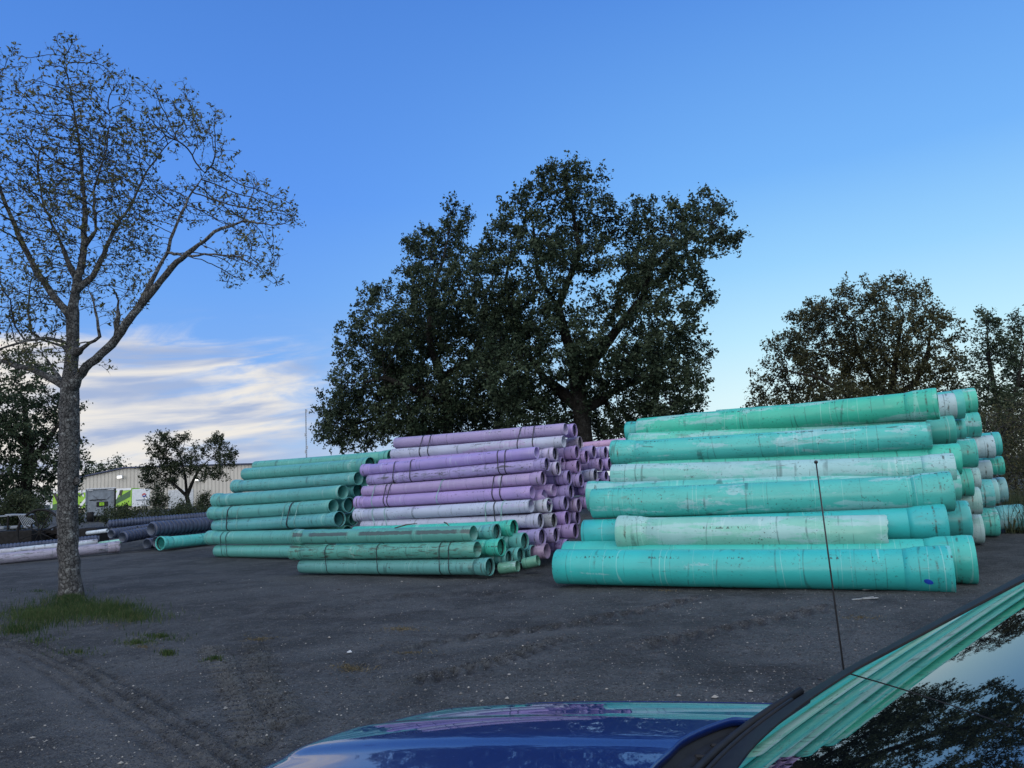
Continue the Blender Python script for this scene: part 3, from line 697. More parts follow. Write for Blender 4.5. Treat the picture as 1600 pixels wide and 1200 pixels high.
def corrugated(key, l, r_, zl, zr, dpx, label, open_end='L'):
    a, b = pt(*l, zl), pt(*r_, zr); mw, L = frame_from(a, b); D = dpx * (zl + zr) / 2 / FPX
    t = thing('corrugated_pipe', label, 'pipe', group='black corrugated pipes', mat=mw)
    r = D / 2; pitch = max(.10, D * .34); k = int(L / pitch); prof = []
    for i in range(k):
        x = -L / 2 + i * pitch
        prof += [(x, r * .82), (x + pitch * .18, r * .82), (x + pitch * .32, r), (x + pitch * .80, r), (x + pitch * .95, r * .82)]
    o = MB().lathe(prof, 28).build('ribbed_wall', M['corr'], t); shade_flat_angle(o, 35)
    MB().lathe([(-L / 2, r * .815), (-L / 2, r * .76), (L / 2, r * .76), (L / 2, r * .815)], 28).build('lining', M['corr_in'], t)
    return t
corrugated('C1', (169, 819), (338, 805), 27.5, 29.6, 12.5, 'long thin corrugated pipe at the back, highest in the picture')
corrugated('C2', (236, 827), (350, 816), 24.6, 27.3, 22, 'thickest corrugated pipe lying on top of the others')
corrugated('C3', (191, 839.5), (262, 827), 25.0, 26.8, 18, 'corrugated pipe with torn pale rim, left of the thickest one')
corrugated('C4', (173, 834.5), (260, 822), 26.2, 28.6, 15, 'corrugated pipe behind the torn rimmed one')
corrugated('C5', (229, 849.5), (330, 842), 25.2, 28.4, 16, 'dark corrugated pipe mouth on the ground under the thickest one')
corrugated('C6', (243, 847), (350, 832), 24.9, 27.4, 18.5, 'corrugated pipe just behind the single turquoise pipe')
corrugated('C7', (215, 825.5), (300, 815), 26.4, 28, 9, 'slim corrugated pipe wedged behind the thickest one')
corrugated('C8', (-160, 872), (155, 841), 22.6, 25.6, 11, 'thin corrugated pipe behind the whitish pipes at far left')

# ---- strapping
def hull(pts):
    pts = sorted(map(tuple, pts))
    def half(ps):
        h = []
        for p in ps:
            while len(h) > 1 and (h[-1][0] - h[-2][0]) * (p[1] - h[-2][1]) - (h[-1][1] - h[-2][1]) * (p[0] - h[-2][0]) <= 0: h.pop()
            h.append(p)
        return h[:-1]
    return half(pts) + half(pts[::-1])
def strap(keys, x, label, group, mat='strap_dark', wid=.022, skew=0.0):
    """band round the pipes in keys, where the first one appears at column x"""
    a, b, r = PIPES[keys[0]]
    ts = np.linspace(0, 1, 200); best = min(ts, key=lambda q: abs(800 + FPX * (((a + (b - a) * q) - CP) @ CX) / (((a + (b - a) * q) - CP) @ fw) - x))
    c0 = a + (b - a) * best; ax = nrm(b - a); e1 = nrm(np.cross([0, 0, 1], ax)); e2 = np.cross(ax, e1); P = []
    for k in keys:
        A, B, rr = PIPES[k]; q = ((c0 - A) @ ax) / ((B - A) @ ax); c = A + (B - A) * q
        for i in range(40):
            t = 2 * math.pi * i / 40; d = c - c0; P.append(((d @ e1) + (rr * 1.0 + .007) * math.cos(t), (d @ e2) + (rr + .007) * math.sin(t)))
    Hh = hull(P); V = []; F = []; n = len(Hh)
    for (u, w) in Hh:
        o = c0 + e1 * u + e2 * w + ax * (skew * w)
        ou = nrm(e1 * u + e2 * w) * .004
        V += [o - ax * wid / 2, o + ax * wid / 2, o + ax * wid / 2 + ou, o - ax * wid / 2 + ou]
    for i in range(n):
        j = (i + 1) % n
        for q in range(4): F.append((4 * i + q, 4 * i + (q + 1) % 4, 4 * j + (q + 1) % 4, 4 * j + q))
    o = mesh('strap', V, F, M[mat], None, False); tag(o, label, 'strap', group); return o
G1 = 'dark straps on the purple pile'
for keys, xs, who in ((('P1', 'P2'), (665, 677, 817, 838), 'the two topmost purple pipes'), (('P3', 'P4'), (621, 647, 782, 793), 'the third and fourth purple pipes'), (('P5', 'P6'), (608, 615, 776, 789), 'the fifth and sixth purple pipes')):
    for x, w in zip(xs, ('leftmost', 'second from left', 'third from left', 'rightmost')):
        strap(keys, x, f'dark strap round {who}, {w} of four', G1, skew=random.uniform(-.12, .1))
G2 = 'pale straps on the purple pile'
for keys, x, la in ((('P5', 'P6'), 590, 'pale loose strap at the left of the fifth purple pipe'), (('P5', 'P6'), 694, 'pale strap near the middle of the fifth and sixth purple pipes'), (('P7', 'P8'), 588, 'pale strap left on the whitened pipes'), (('P7', 'P8'), 607, 'pale strap second from left on the whitened pipes'), (('P7', 'P8'), 764, 'pale strap third from left on the whitened pipes'), (('P7', 'P8'), 788, 'pale strap rightmost on the whitened pipes')):
    strap(keys, x, la, G2, 'strap_pale', .016, skew=random.uniform(-.25, .2))
strap(('P7', 'P8'), 776, 'single dark strap on the whitened pipes', G1)
G3 = 'straps on the left teal stack'
for x, la, mt, wd in ((356, 'pale slanting strap far left on the teal stack', 'strap_pale', .02), (364, 'wide dark strap at the left of the teal stack', 'strap_dark', .045), (380, 'pale strap right of the wide dark left strap', 'strap_pale', .018), (452, 'pale strap left of the wide dark right strap', 'strap_pale', .018), (461, 'wide dark strap toward the right of the teal stack', 'strap_dark', .045), (473, 'pale strap right of the wide dark right strap', 'strap_pale', .022)):
    strap(('L4', 'L3'), x, la, G3, mt, wd, skew=.22)
for x, la in ((354, 'thin dirty strap leftmost on the two lowest teal pipes'), (362, 'thin dirty strap second on the two lowest teal pipes')):
    strap(('L2', 'L1'), x, la, G3, 'strap_dark', .02, skew=.1)
G4 = 'dark straps on the low front pile'
for keys, x, la in ((('G2', 'G1'), 515, 'dark strap at the left of the low front pile'), (('G2', 'G1'), 596, 'dark strap in the middle of the low front pile'), (('G2', 'G1'), 694, 'dark strap left of the rightmost on the low front pile'), (('G2', 'G1'), 708, 'rightmost dark strap on the low front pile')):
    strap(keys, x, la, G4, 'strap_dark', .016, skew=.02)
# sticks lying on the low front pile
for (p0, p1, la) in (((617, 825), (652, 817.5), 'long dead stick lying on the low front pile'), ((694, 816), (702, 822), 'short dead stick on the low front pile near its bells')):
    a, b = pt(*p0, 14.4), pt(*p1, 14.1)
    tag(MB().tube([a, (a + b) / 2 + np.array([0, 0, .015]), b], [.012, .014, .006], 6).build('stick', M['wood']), la, 'stick')

# ------------------------------------------------------------------ trees
def colonize(start, att, D, di, dk, iters=140, grav=0.0):
    """start: list of (pos, parent, minradius). returns positions, parents"""
    P = [np.asarray(s[0], float) for s in start]; par = [s[1] for s in start]; mr = [s[2] for s in start]; kid = {}
    A = np.asarray(att, float); alive = np.ones(len(A), bool); nd = np.full(len(A), 1e9); ni = np.zeros(len(A), int); seen = 0
    for it in range(iters):
        new = np.array(P[seen:])
        if len(new) == 0: break
        for c in range(0, len(new), 256):
            d = np.linalg.norm(A[:, None] - new[None, c:c + 256], axis=2); j = d.argmin(1); dm = d[np.arange(len(A)), j]
            m_ = dm < nd; nd[m_] = dm[m_]; ni[m_] = seen + c + j[m_]
        seen = len(P); alive &= nd > dk
        act = alive & (nd < di)
        if not act.any(): break
        Pn = np.array(P); v = A[act] - Pn[ni[act]]; v /= np.linalg.norm(v, axis=1)[:, None]
        acc = np.zeros((len(P), 3)); np.add.at(acc, ni[act], v)
        for i in np.nonzero(np.abs(acc).sum(1) > 0)[0]:
            d = acc[i]; L = np.linalg.norm(d)
            if L < 1e-6: continue
            d = d / L + rng.standard_normal(3) * .16
            if par[i] >= 0: d = d + .35 * nrm(P[i] - P[par[i]])
            d[2] -= grav
            q = P[i] + nrm(d) * D
            if any(np.linalg.norm(q - w) < .45 * D for w in kid.get(i, ())): continue
            if len(kid.get(i, ())) > 3: continue
            kid.setdefault(i, []).append(q); P.append(q); par.append(int(i)); mr.append(0)
        if len(P) > 17000: break
    return np.array(P), np.array(par), np.array(mr)
def radii(P, par, mr, tip, ex=2.3, cap=None):
    n = len(P); acc = np.zeros(n); kids = np.zeros(n, int)
    for i in range(n):
        if par[i] >= 0: kids[par[i]] += 1
    order = np.argsort(-depths(par)); r = np.zeros(n)
    for i in order:
        r[i] = max(tip, acc[i] ** (1 / ex)) if kids[i] else tip
        if cap is not None and mr[i] == 0: r[i] = min(r[i], cap)
        r[i] = mr[i] if mr[i] > 0 else r[i]
        if par[i] >= 0: acc[par[i]] += r[i] ** ex
    return r, kids
def depths(par):
    d = np.zeros(len(par), int)
    for i in range(len(par)):
        if par[i] >= 0: d[i] = d[par[i]] + 1 if par[i] < i else 0
    return d
def tubes(P, par, r, sel, sides):
    """one mesh of tapered tubes along the chains of nodes in sel"""
    ch = {}
    for i in range(len(P)):
        if par[i] >= 0: ch.setdefault(par[i], []).append(i)
    mb = MB()
    starts = [i for i in range(len(P)) if sel[i] and (par[i] < 0 or not sel[par[i]])]
    stack = [(i, par[i]) for i in starts]
    while stack:
        i, p = stack.pop(); pts = []; rr = []
        if p >= 0: pts.append(P[p]); rr.append(min(r[p], r[i] * 1.15))
        while True:
            pts.append(P[i]); rr.append(r[i])
            k = [c for c in ch.get(i, []) if sel[c]]
            if not k: break
            k.sort(key=lambda c: -r[c])
            for c in k[1:]: stack.append((c, i))
            i = k[0]
        if len(pts) > 1: mb.tube(pts, rr, sides, cap=len(pts) > 1 and rr[0] > .03)
    return mb
def leaves(name, C, size, ratio, mat, parent, aniso=None):
    n = len(C); a = rng.standard_normal((n, 3)); a /= np.linalg.norm(a, axis=1)[:, None]
    b = np.cross(a, rng.standard_normal((n, 3))); b /= np.linalg.norm(b, axis=1)[:, None]
    s = size * (.6 + .8 * rng.random(n))[:, None]; a = a * s; b = b * s * ratio
    nn = np.cross(a, b); nn /= np.linalg.norm(nn, axis=1)[:, None]; nn = nn * s * .12
    V = np.stack([C - a, C + b + nn, C + a, C - b + nn], 1).reshape(-1, 3)
    return mesh(name, V, np.arange(n * 4).reshape(n, 4), mat, parent, False)
def in_blobs(blobs, zc, per, thick=1.0, dz=0.0):
    """attraction points: each blob is an ellipsoid round a point of the crown"""
    out = []
    for b in blobs:
        x, y, rp = b[:3]; off = b[3] if len(b) > 3 else (rng.random() - .5) * dz
        z = zc + off; c = pt(x, y, z); rad = rp * z / FPX; k = max(6, int(per * rad ** 2))
        q = rng.standard_normal((k, 3)); q /= np.linalg.norm(q, axis=1)[:, None]; q *= (rng.random(k) ** .38)[:, None] * rad
        q[:, 1] *= thick; out.append(c + q)
    return np.concatenate(out)
def limb(nodes, parent_idx, pts, zc, seg=.028):
    pts = list(pts); e_ = pts[-1]; pts[-1] = (e_[0], e_[1], e_[2] * .35, e_[3])
    """append a polyline of (x, y, rpx, dz) to nodes"""
    p = parent_idx; ids = []
    prev = nodes[p][0] if p >= 0 else None
    for (x, y, rp, dz) in pts:
        q = pt(x, y, zc + dz); rad = rp * zc / FPX
        if prev is not None:
            k = max(1, int(np.linalg.norm(q - prev) / (seg * zc))); pr = nodes[p][2]
            for j in range(1, k + 1):
                f = j / k; w = prev + (q - prev) * f + (rng.standard_normal(3) * .07 * seg * zc if j < k else 0)
                nodes.append((w, p, pr + (rad - pr) * f)); p = len(nodes) - 1; ids.append(p)
        else: nodes.append((q, -1, rad)); p = len(nodes) - 1; ids.append(p)
        prev = q
    return ids
def tree(name, label, group, zc, trunks, blobs, leafmat, bark, per=9, thick=1.0, dz=4.0, D=.35, di=3.0, dk=.6, nleaf=24, lsize=.10, spread=.38, tip=.010, cap=.11, cat='tree', sub=1.0, leaf_ratio=.55, bare=0.0, grav=0.02, spray=0.0, nspray=3, up=.15, seg=.028):
    nodes = []; allids = []
    for tr in trunks:
        pi = -1
        if tr[-1][0] == 'from': 
            target = pt(tr[-1][1], tr[-1][2], zc); pi = min(range(len(nodes)), key=lambda i: np.linalg.norm(nodes[i][0] - target)); tr = tr[:-1]
        allids.append(limb(nodes, pi, tr, zc, seg))
    A = in_blobs(blobs, zc, per, thick, dz)
    P, par, mr = colonize(nodes, A, D, di, dk, grav=grav)
    r, kids = radii(P, par, mr, tip, cap=cap)
    base_ = P[0].copy(); base_[2] = 0
    t = thing(name, label, cat, base_, group); Pl = P - base_
    big = (mr > 0)
    o = tubes(Pl, par, r, big, 22 if seg < .02 else 10).build('trunk', bark, t)
    tubes(Pl, par, r, ~big, 5).build('branches', M['twig'] if bark is M['bark'] else bark, t)
    tips = np.nonzero((kids == 0) & ~big | ((r < tip * 2.2) & ~big & (rng.random(len(P)) < .55)))[0]
    tips = tips[rng.random(len(tips)) > bare]
    if spray > 0:
        dirs = Pl[tips] - Pl[np.maximum(par[tips], 0)]; dirs /= np.maximum(np.linalg.norm(dirs, axis=1), 1e-6)[:, None]
        tp = []; td = []; tl = []
        for k in range(nspray):
            dk_ = dirs + rng.standard_normal(dirs.shape) * .65 + np.array([0, 0, up]); dk_ /= np.linalg.norm(dk_, axis=1)[:, None]
            tp.append(Pl[tips]); td.append(dk_); tl.append(spray * (.35 + .9 * rng.random(len(tips))))
        tp = np.concatenate(tp); td = np.concatenate(td); tl = np.concatenate(tl)
        mbt = MB()
        for p_, d_, l_ in zip(tp, td, tl):
            q = np.cross(d_, rng.standard_normal(3)); q = nrm(q) * tip * .8; w2 = np.cross(q, d_); k = len(mbt.v); e_ = p_ + d_ * l_
            mbt.v += [tuple(p_ + q), tuple(p_ - q * .5 + w2 * .87), tuple(p_ - q * .5 - w2 * .87), tuple(e_)]; mbt.f += [(k, k + 1, k + 3), (k + 1, k + 2, k + 3), (k + 2, k, k + 3)]
        mbt.build('twigs', M['twig'] if bark is M['bark'] else bark, t)
        cnt = np.maximum(1, (nleaf / nspray * (.3 + 1.4 * rng.random(len(tp)))).astype(int)); u = rng.random(cnt.sum()) ** .8
        C = np.repeat(tp, cnt, 0) + np.repeat(td * tl[:, None], cnt, 0) * u[:, None]
        C = C + rng.standard_normal(C.shape) * spread * (1.15 - .75 * u)[:, None]
        leaves('crown', C, lsize, leaf_ratio, leafmat, t); print('TREE', name, len(P), 'nodes', len(C), 'leaves')
        return t, P, par, r, base_
    cnt = np.maximum(1, (nleaf * (.25 + 1.5 * rng.random(len(tips)) ** 1.2)).astype(int))
    C = np.repeat(Pl[tips], cnt, 0); off = rng.standard_normal(C.shape) * spread * np.repeat(.6 + .7 * rng.random((len(tips), 1)), cnt, 0)
    off[:, 2] *= .8; leaves('crown', C + off, lsize, leaf_ratio, leafmat, t)
    print('TREE', name, len(P), 'nodes', len(C), 'leaves')
    return t, P, par, r, base_

# big live oaks behind the piles
oakA = [(560, 655, 55), (525, 672, 34), (545, 605, 36), (590, 575, 50), (560, 525, 34), (585, 470, 30), (592, 445, 15), (650, 625, 65), (660, 505, 58), (640, 565, 60), (690, 385, 40), (655, 400, 26), (715, 345, 26), (735, 425, 42), (690, 455, 55), (640, 440, 30), (720, 525, 60), (720, 605, 60), (610, 640, 55), (540, 640, 40), (690, 660, 60), (620, 520, 45), (705, 330, 14), (645, 380, 16), (775, 520, 55), (780, 600, 55), (760, 660, 50)]
oakB = [(800, 575, 65), (775, 480, 48), (772, 405, 34), (782, 360, 22), (830, 325, 36), (870, 295, 44), (912, 290, 34), (868, 262, 14), (900, 262, 14), (940, 328, 28), (850, 385, 46), (915, 400, 40), (845, 450, 48), (880, 535, 65), (905, 610, 60), (830, 640, 60), (1000, 340, 36), (962, 365, 28), (1050, 350, 40), (1098, 330, 32), (1120, 372, 32), (1146, 372, 16), (1062, 400, 46), (1010, 420, 46), (1040, 480, 55), (1080, 545, 34), (1000, 545, 62), (1052, 605, 44), (1065, 635, 32), (985, 612, 55), (1030, 560, 50), (950, 480, 40), (960, 660, 55), (1040, 650, 40), (930, 560, 50), (810, 520, 50), (860, 660, 45), (1098, 450, 22), (1090, 590, 20), (1115, 345, 26), (800, 320, 18), (797, 372, 26), (802, 350, 20), (752, 425, 26), (888, 335, 28), (880, 395, 34), (905, 360, 26), (1020, 370, 30), (985, 420, 34)]
tree('live_oak', 'dark spreading oak behind the left half of the purple pile', 'oaks behind the pipe piles', 39,
     [[(697, 770, 11, 0), (699, 690, 9, 0), (702, 640, 8, 0), (690, 590, 7, 0), (670, 520, 5, 0), (680, 440, 3.5, 0), (700, 370, 2, 0)],
      [(650, 610, 5, -1), (600, 590, 4, -2), (560, 600, 2.5, -2), ('from', 702, 640)],
      [(740, 560, 5, 1), (760, 480, 3.5, 1), (750, 430, 2, 0), ('from', 690, 590)],
      [(640, 660, 4, 1), (580, 655, 3, 1), (530, 670, 2, 0), ('from', 700, 670)]],
     oakA, M['oak'], M['barkd'], per=52, D=.28, dk=.38, di=2.6, dz=6, nleaf=62, lsize=.078, spread=.12, spray=.62, nspray=5)
tree('live_oak', 'tallest dark oak with forked top and long right limb', 'oaks behind the pipe piles', 35,
     [[(912, 770, 17, 0), (912, 690, 15, 0), (908, 640, 13, 0), (895, 560, 9, 0), (872, 480, 6.5, 0), (888, 440, 5, 0), (905, 390, 4, 0), (895, 330, 2.5, 0), (880, 285, 1.5, 0)],
      [(945, 540, 8, 0), (975, 500, 6.5, 0), (1005, 465, 6, -1), (1015, 420, 4.5, -1), (1060, 380, 3, -1), (1110, 350, 2, -1), ('from', 905, 610)],
      [(850, 590, 6, 1), (810, 530, 4.5, 1), (790, 440, 3, 1), (800, 380, 2, 1), ('from', 908, 640)],
      [(960, 610, 5, 1), (1010, 590, 4, 1), (1060, 590, 2.5, 1), ('from', 908, 640)],
      [(840, 430, 3, -1), (835, 370, 2.2, -1), (830, 330, 1.5, -1), ('from', 872, 480)]],
     oakB, M['oak'], M['barkd'], per=50, D=.28, dk=.38, di=2.6, dz=5, nleaf=62, lsize=.078, spread=.12, spray=.62, nspray=5)
# brown green tree on the right
oakR = [(1185, 622, 24), (1200, 592, 28), (1232, 552, 34), (1262, 505, 28), (1300, 490, 30), (1290, 545, 58), (1350, 470, 36), (1395, 462, 30), (1435, 462, 24), (1450, 510, 40), (1488, 520, 20), (1470, 575, 36), (1420, 565, 52), (1380, 520, 55), (1340, 575, 58), (1250, 605, 46), (1500, 560, 14), (1400, 625, 56), (1300, 635, 46), (1210, 640, 36), (1470, 630, 40), (1272, 478, 14), (1320, 460, 16)]
tree('brown_tree', 'round brown green tree behind the right stack', None, 37,
     [[(1395, 780, 7, 0), (1393, 680, 6, 0), (1390, 620, 5, 0), (1400, 560, 4, 0), (1410, 500, 2.5, 0)],
      [(1370, 600, 4, 1), (1340, 550, 3, 1), (1330, 500, 2, 0), ('from', 1391, 640)],
      [(1430, 600, 4, -1), (1450, 550, 3, -1), (1455, 510, 2, 0), ('from', 1391, 640)],
      [(1340, 630, 4, -1), (1280, 590, 3, -1), (1230, 580, 2, -1), ('from', 1393, 670)]],
     oakR, M['oakb'], M['barkd'], per=60, D=.26, dk=.33, di=2.6, dz=4, nleaf=56, lsize=.066, spread=.12, spray=.55, nspray=5)
tree('dark_tree', 'dark ragged tree at the right edge', 'ragged growth at the right edge', 31,
     [[(1570, 790, 6, 0), (1572, 700, 5, 0), (1560, 640, 4, 0), (1545, 560, 3, 0), (1542, 510, 2, 0)],
      [(1590, 600, 3, 0), (1600, 540, 2, 0), ('from', 1570, 680)]],
     [(1542, 512, 17), (1590, 508, 16), (1532, 560, 20), (1575, 552, 22), (1605, 560, 36), (1548, 612, 36), (1592, 640, 44), (1535, 655, 30), (1590, 700, 50), (1620, 610, 50), (1545, 700, 30), (1542, 495, 14), (1548, 535, 22), (1602, 525, 26)],
     M['oak'], M['barkd'], per=110, D=.18, dk=.22, di=2.2, dz=3, nleaf=42, lsize=.055, spread=.10, spray=.45, nspray=4)
tree('bramble', 'brown tangle of vines and twigs right of the stack', 'ragged growth at the right edge', 24,
     [[(1590, 790, 2, 0), (1585, 740, 1.5, 0), (1560, 690, 1.2, 0)], [(1610, 790, 2, 1), (1600, 720, 1.2, 1), (1590, 660, 1, 1)], [(1560, 790, 2, .5), (1550, 720, 1.2, .5), (1545, 660, 1, .5)]],
     [(1545, 660, 22), (1560, 690, 26), (1585, 650, 30), (1590, 700, 34), (1600, 740, 34), (1575, 730, 26), (1615, 680, 40), (1570, 660, 24), (1545, 690, 20), (1600, 770, 30), (1575, 770, 20)],
     M['oakb'], M['twig'], per=330, dz=2.5, D=.12, di=1.6, dk=.12, nleaf=16, lsize=.032, spread=.2, tip=.006, cap=.03, cat='bush')
blades('tall_grass', np.array([(w := gp(1572 + rng.random() * 130, 818 + rng.random() * 22 - 6))[:2].tolist() + [0.0] for _ in range(2600)]), .75, .006, M['shrub'], 'tall rank grass right of the stack', lean=.5)
# dark trees at the far left
tree('dark_oak', 'dark oak behind the sparse tree at the left edge', None, 41,
     [[(40, 800, 9, 0), (42, 740, 8, 0), (45, 680, 6, 0), (35, 620, 4, 0)], [(80, 680, 4, 0), (100, 650, 2.5, 0), ('from', 43, 720)], [(0, 650, 4, 0), (-30, 630, 2.5, 0), ('from', 43, 710)]],
     [(20, 605, 42), (60, 598, 34), (30, 565, 20), (88, 640, 36), (40, 680, 55), (108, 688, 26), (20, 730, 55), (80, 735, 50), (-40, 650, 60), (118, 716, 20), (44, 775, 30), (0, 775, 40), (-60, 720, 60), (20, 790, 30), (-20, 770, 40), (52, 795, 18), (60, 700, 50), (20, 660, 45)],
     M['oak'], M['barkd'], per=34, D=.3, dk=.4, di=2.8, dz=4, nleaf=52, lsize=.08, spread=.12, spray=.6, nspray=5)
tree('small_tree', 'small round crowned tree in front of the beige warehouse', None, 50,
     [[(296, 812, 4, 0), (295, 790, 3.6, 0), (292, 775, 3.2, 0), (278, 762, 2.2, 0), (262, 748, 1.4, 0)],
      [(300, 755, 2.4, 0), (310, 735, 1.6, 0), (330, 715, 1.0, 0), ('from', 292, 775)],
      [(290, 750, 2, 0), (285, 720, 1.2, 0), ('from', 292, 775)]],
     [(250, 700, 22), (238, 738, 20), (285, 692, 16), (300, 718, 24), (262, 742, 22), (335, 700, 20), (350, 718, 16), (338, 738, 18), (228, 755, 10), (360, 712, 10), (272, 720, 24), (318, 740, 16), (252, 682, 10), (340, 690, 12)],
     M['shrub'], M['barkd'], per=80, D=.18, dk=.24, di=2.2, dz=2.5, nleaf=36, lsize=.062, spread=.09, spray=.45, nspray=4, tip=.010)
for (x, y, w, la) in ((180, 728, 13, 'distant treetop rising behind the warehouse roof'), (152, 740, 16, 'lower distant treetop left of the warehouse peak')):
    tree('distant_tree', la, 'distant trees', 170, [[(x, 790, 2, 0), (x, 760, 1.8, 0), (x, 740, 1.2, 0)]],
         [(x, y, w), (x - 10, y + 12, w), (x + 11, y + 11, w), (x - 26, y + 16, w * .7)], M['oak'], M['barkd'], per=8.0, D=.8, di=9, dk=.9, nleaf=34, lsize=.26, spread=.8, tip=.05, dz=3)
# shrubs along the fence line in front of the trailers
for (x, y, w, h, zc, la) in ((248, 775, 14, 26, 44, 'tall thin shrub left of the small tree'), (192, 797, 13, 8, 40, 'leafy shrub in front of the green trailer'), (320, 785, 18, 14, 44, 'shrub under the right side of the small tree'), (166, 800, 9, 10, 36, 'weedy shrub in front of the grey trailer'), (30, 792, 34, 20, 36, 'broad dark shrub behind the scrap rack'), (60, 799, 18, 10, 35, 'dark shrub behind the iron wheel'), (120, 800, 12, 8, 37, 'dark shrub behind the sparse tree trunk'), (285, 796, 18, 12, 39, 'low shrub at the foot of the small tree')):
    tree('shrub', la, 'shrubs by the yard edge', zc, [[(x, 818, 1, 0), (x, 800, .8, 0), (x, y, .6, 0)]],
         [(x, y, w * .7), (x - w * .6, y + 8, w * .6), (x + w * .6, y + 8, w * .6), (x, y - h * .5, w * .5), (x, y + 14, w * .8)],
         M['shrub'], M['barkd'], per=260, D=.12, di=2, dk=.13, nleaf=26, lsize=.05, spread=.14, tip=.008, dz=.8, cat='shrub')
hb = [(175 + i * 12, 800 + (2 if i % 2 else 0), 8) for i in range(15)]
tree('hedge', 'low weedy hedge behind the corrugated pipes', None, 33, [[(180 + i * 30, 828, 1, 0), (180 + i * 30, 808, .7, 0)] for i in range(6)],
     hb, M['shrub'], M['barkd'], per=500, D=.1, di=2.5, dk=.1, nleaf=30, lsize=.036, spread=.13, tip=.006, dz=.6, cat='hedge')

# sparse tree in the left foreground
ZT = 13.9
fg = [
 [(112, 938, 21, 0), (110, 915, 18.5, 0), (108, 880, 17, 0), (106, 820, 16, 0), (106, 760, 16.5, 0), (108, 700, 16.2, 0), (108, 650, 16, 0), (109, 610, 15, 0), (111, 575, 11.5, 0), (113, 540, 10.5, .05), (114, 500, 10, .1), (118, 455, 8.5, .1), (126, 420, 7.5, .1), (132, 375, 6, .2), (133, 330, 5, .3), (128, 270, 4, .3), (122, 210, 3, .3), (112, 150, 2, .2), (100, 90, 1.2, .1)],
 [(122, 590, 9, -.1), (140, 568, 8.5, -.2), (175, 538, 8.2, -.3), (195, 508, 8, -.4), (235, 458, 7.2, -.5), (268, 418, 6, -.6), (293, 396, 5, -.7), (335, 362, 3.6, -.8), (380, 345, 2.8, -.9), (425, 352, 1.8, -1), (455, 345, 1.0, -1), ('from', 109, 610)],
 [(243, 428, 4.6, -.4), (262, 395, 4.2, -.2), (278, 345, 3.2, 0), (300, 300, 2.2, .1), (320, 270, 1.4, .2), ('from', 235, 458)],
 [(300, 400, 3, -.8), (335, 397, 2.4, -1), (375, 402, 1.8, -1.2), (410, 420, 1.1, -1.3), ('from', 285, 402)],
 [(145, 432, 6.2, .2), (158, 405, 5.4, .4), (178, 360, 4.2, .6), (205, 320, 3.4, .8), (228, 270, 2.4, 1), (262, 225, 1.6, 1.1), (300, 195, 1, 1.2), ('from', 118, 455)],
 [(96, 478, 7.6, .1), (80, 458, 7, .2), (55, 420, 6.2, .3), (30, 370, 5.5, .5), (10, 322, 4.8, .6), (-8, 275, 4, .6), (-15, 200, 2.6, .6), (-5, 120, 1.3, .6), ('from', 114, 500)],
 [(98, 602, 9, .1), (82, 592, 7, .2), (52, 578, 5.8, .3), (20, 570, 5, .4), (-20, 556, 4, .5), (-60, 530, 2.6, .6), ('from', 109, 612)],
 [(86, 580, 4, .3), (74, 562, 2.8, .4), (60, 545, 1.8, .5), ('from', 92, 598)],
 [(96, 533, 4.6, -.1), (72, 528, 4.2, -.2), (40, 532, 3.6, -.4), (0, 545, 2.8, -.5), (-40, 540, 1.8, -.6), ('from', 112, 545)],
 [(98, 541, 3.6, .3), (64, 530, 3.0, .6), (46, 515, 2.6, .7), (44, 480, 2.2, .8), (48, 440, 1.6, .9), (60, 400, 1, .9), ('from', 111, 552)],
 [(128, 545, 5, -.2), (140, 536, 4.4, -.3), (156, 526, 4, -.4), (152, 498, 3.2, -.4), (146, 468, 2.6, -.3), (138, 452, 2, -.2), ('from', 112, 552)],
 [(185, 470, 2, -.5), (178, 452, 1.6, -.7), (160, 440, 1.0, -.8), ('from', 195, 508)],
 [(150, 360, 3.6, .2), (146, 300, 2.8, .2), (165, 240, 2, .2), (172, 180, 1.2, .1), ('from', 132, 375)],
 [(95, 380, 3.6, .3), (68, 320, 2.8, .5), (58, 260, 2, .6), (70, 190, 1.2, .7), ('from', 118, 440)],
]
fg = [[p if p[0] == 'from' else (p[0], p[1], p[2] * (.60 if p[2] < 5 else .74 if p[2] < 9.5 else .90), p[3]) for p in l] for l in fg]
fb = [(110, 120, 38), (85, 175, 50), (140, 195, 60), (180, 235, 55), (232, 205, 45), (285, 190, 40), (318, 205, 30), (60, 275, 55), (20, 205, 46), (10, 130, 30), (150, 315, 70), (222, 310, 48), (290, 320, 40), (375, 330, 45), (430, 325, 34), (455, 345, 16), (400, 390, 40), (425, 430, 20), (362, 420, 30), (335, 285, 28), (60, 380, 50), (20, 450, 48), (60, 500, 42), (20, 535, 40), (100, 420, 50), (178, 420, 42), (228, 395, 26), (205, 470, 22), (-30, 300, 70), (-40, 480, 60), (105, 75, 22), (160, 100, 22), (190, 135, 24), (340, 180, 14), (400, 285, 20), (290, 145, 16), (25, 95, 20), (235, 145, 18), (350, 240, 22), (185, 500, 14), (215, 440, 16), (140, 470, 20), (60, 560, 24), (170, 575, 8), (90, 545, 20), (160, 480, 16), (130, 250, 60), (90, 330, 50), (200, 360, 40)]
t, P, par, rr_, b0 = tree('sparse_tree', 'tall sparse leaved tree with pale flaking trunk in the left foreground', None, ZT, fg, fb, M['spr'], M['bark'],
     per=620, thick=1.5, dz=2.0, D=.075, di=.75, dk=.085, nleaf=4.0, lsize=.036, spread=.022, spray=.17, nspray=2, up=.35, seg=.009, tip=.0034, cap=.014, leaf_ratio=.42, bare=.10, grav=-.10)
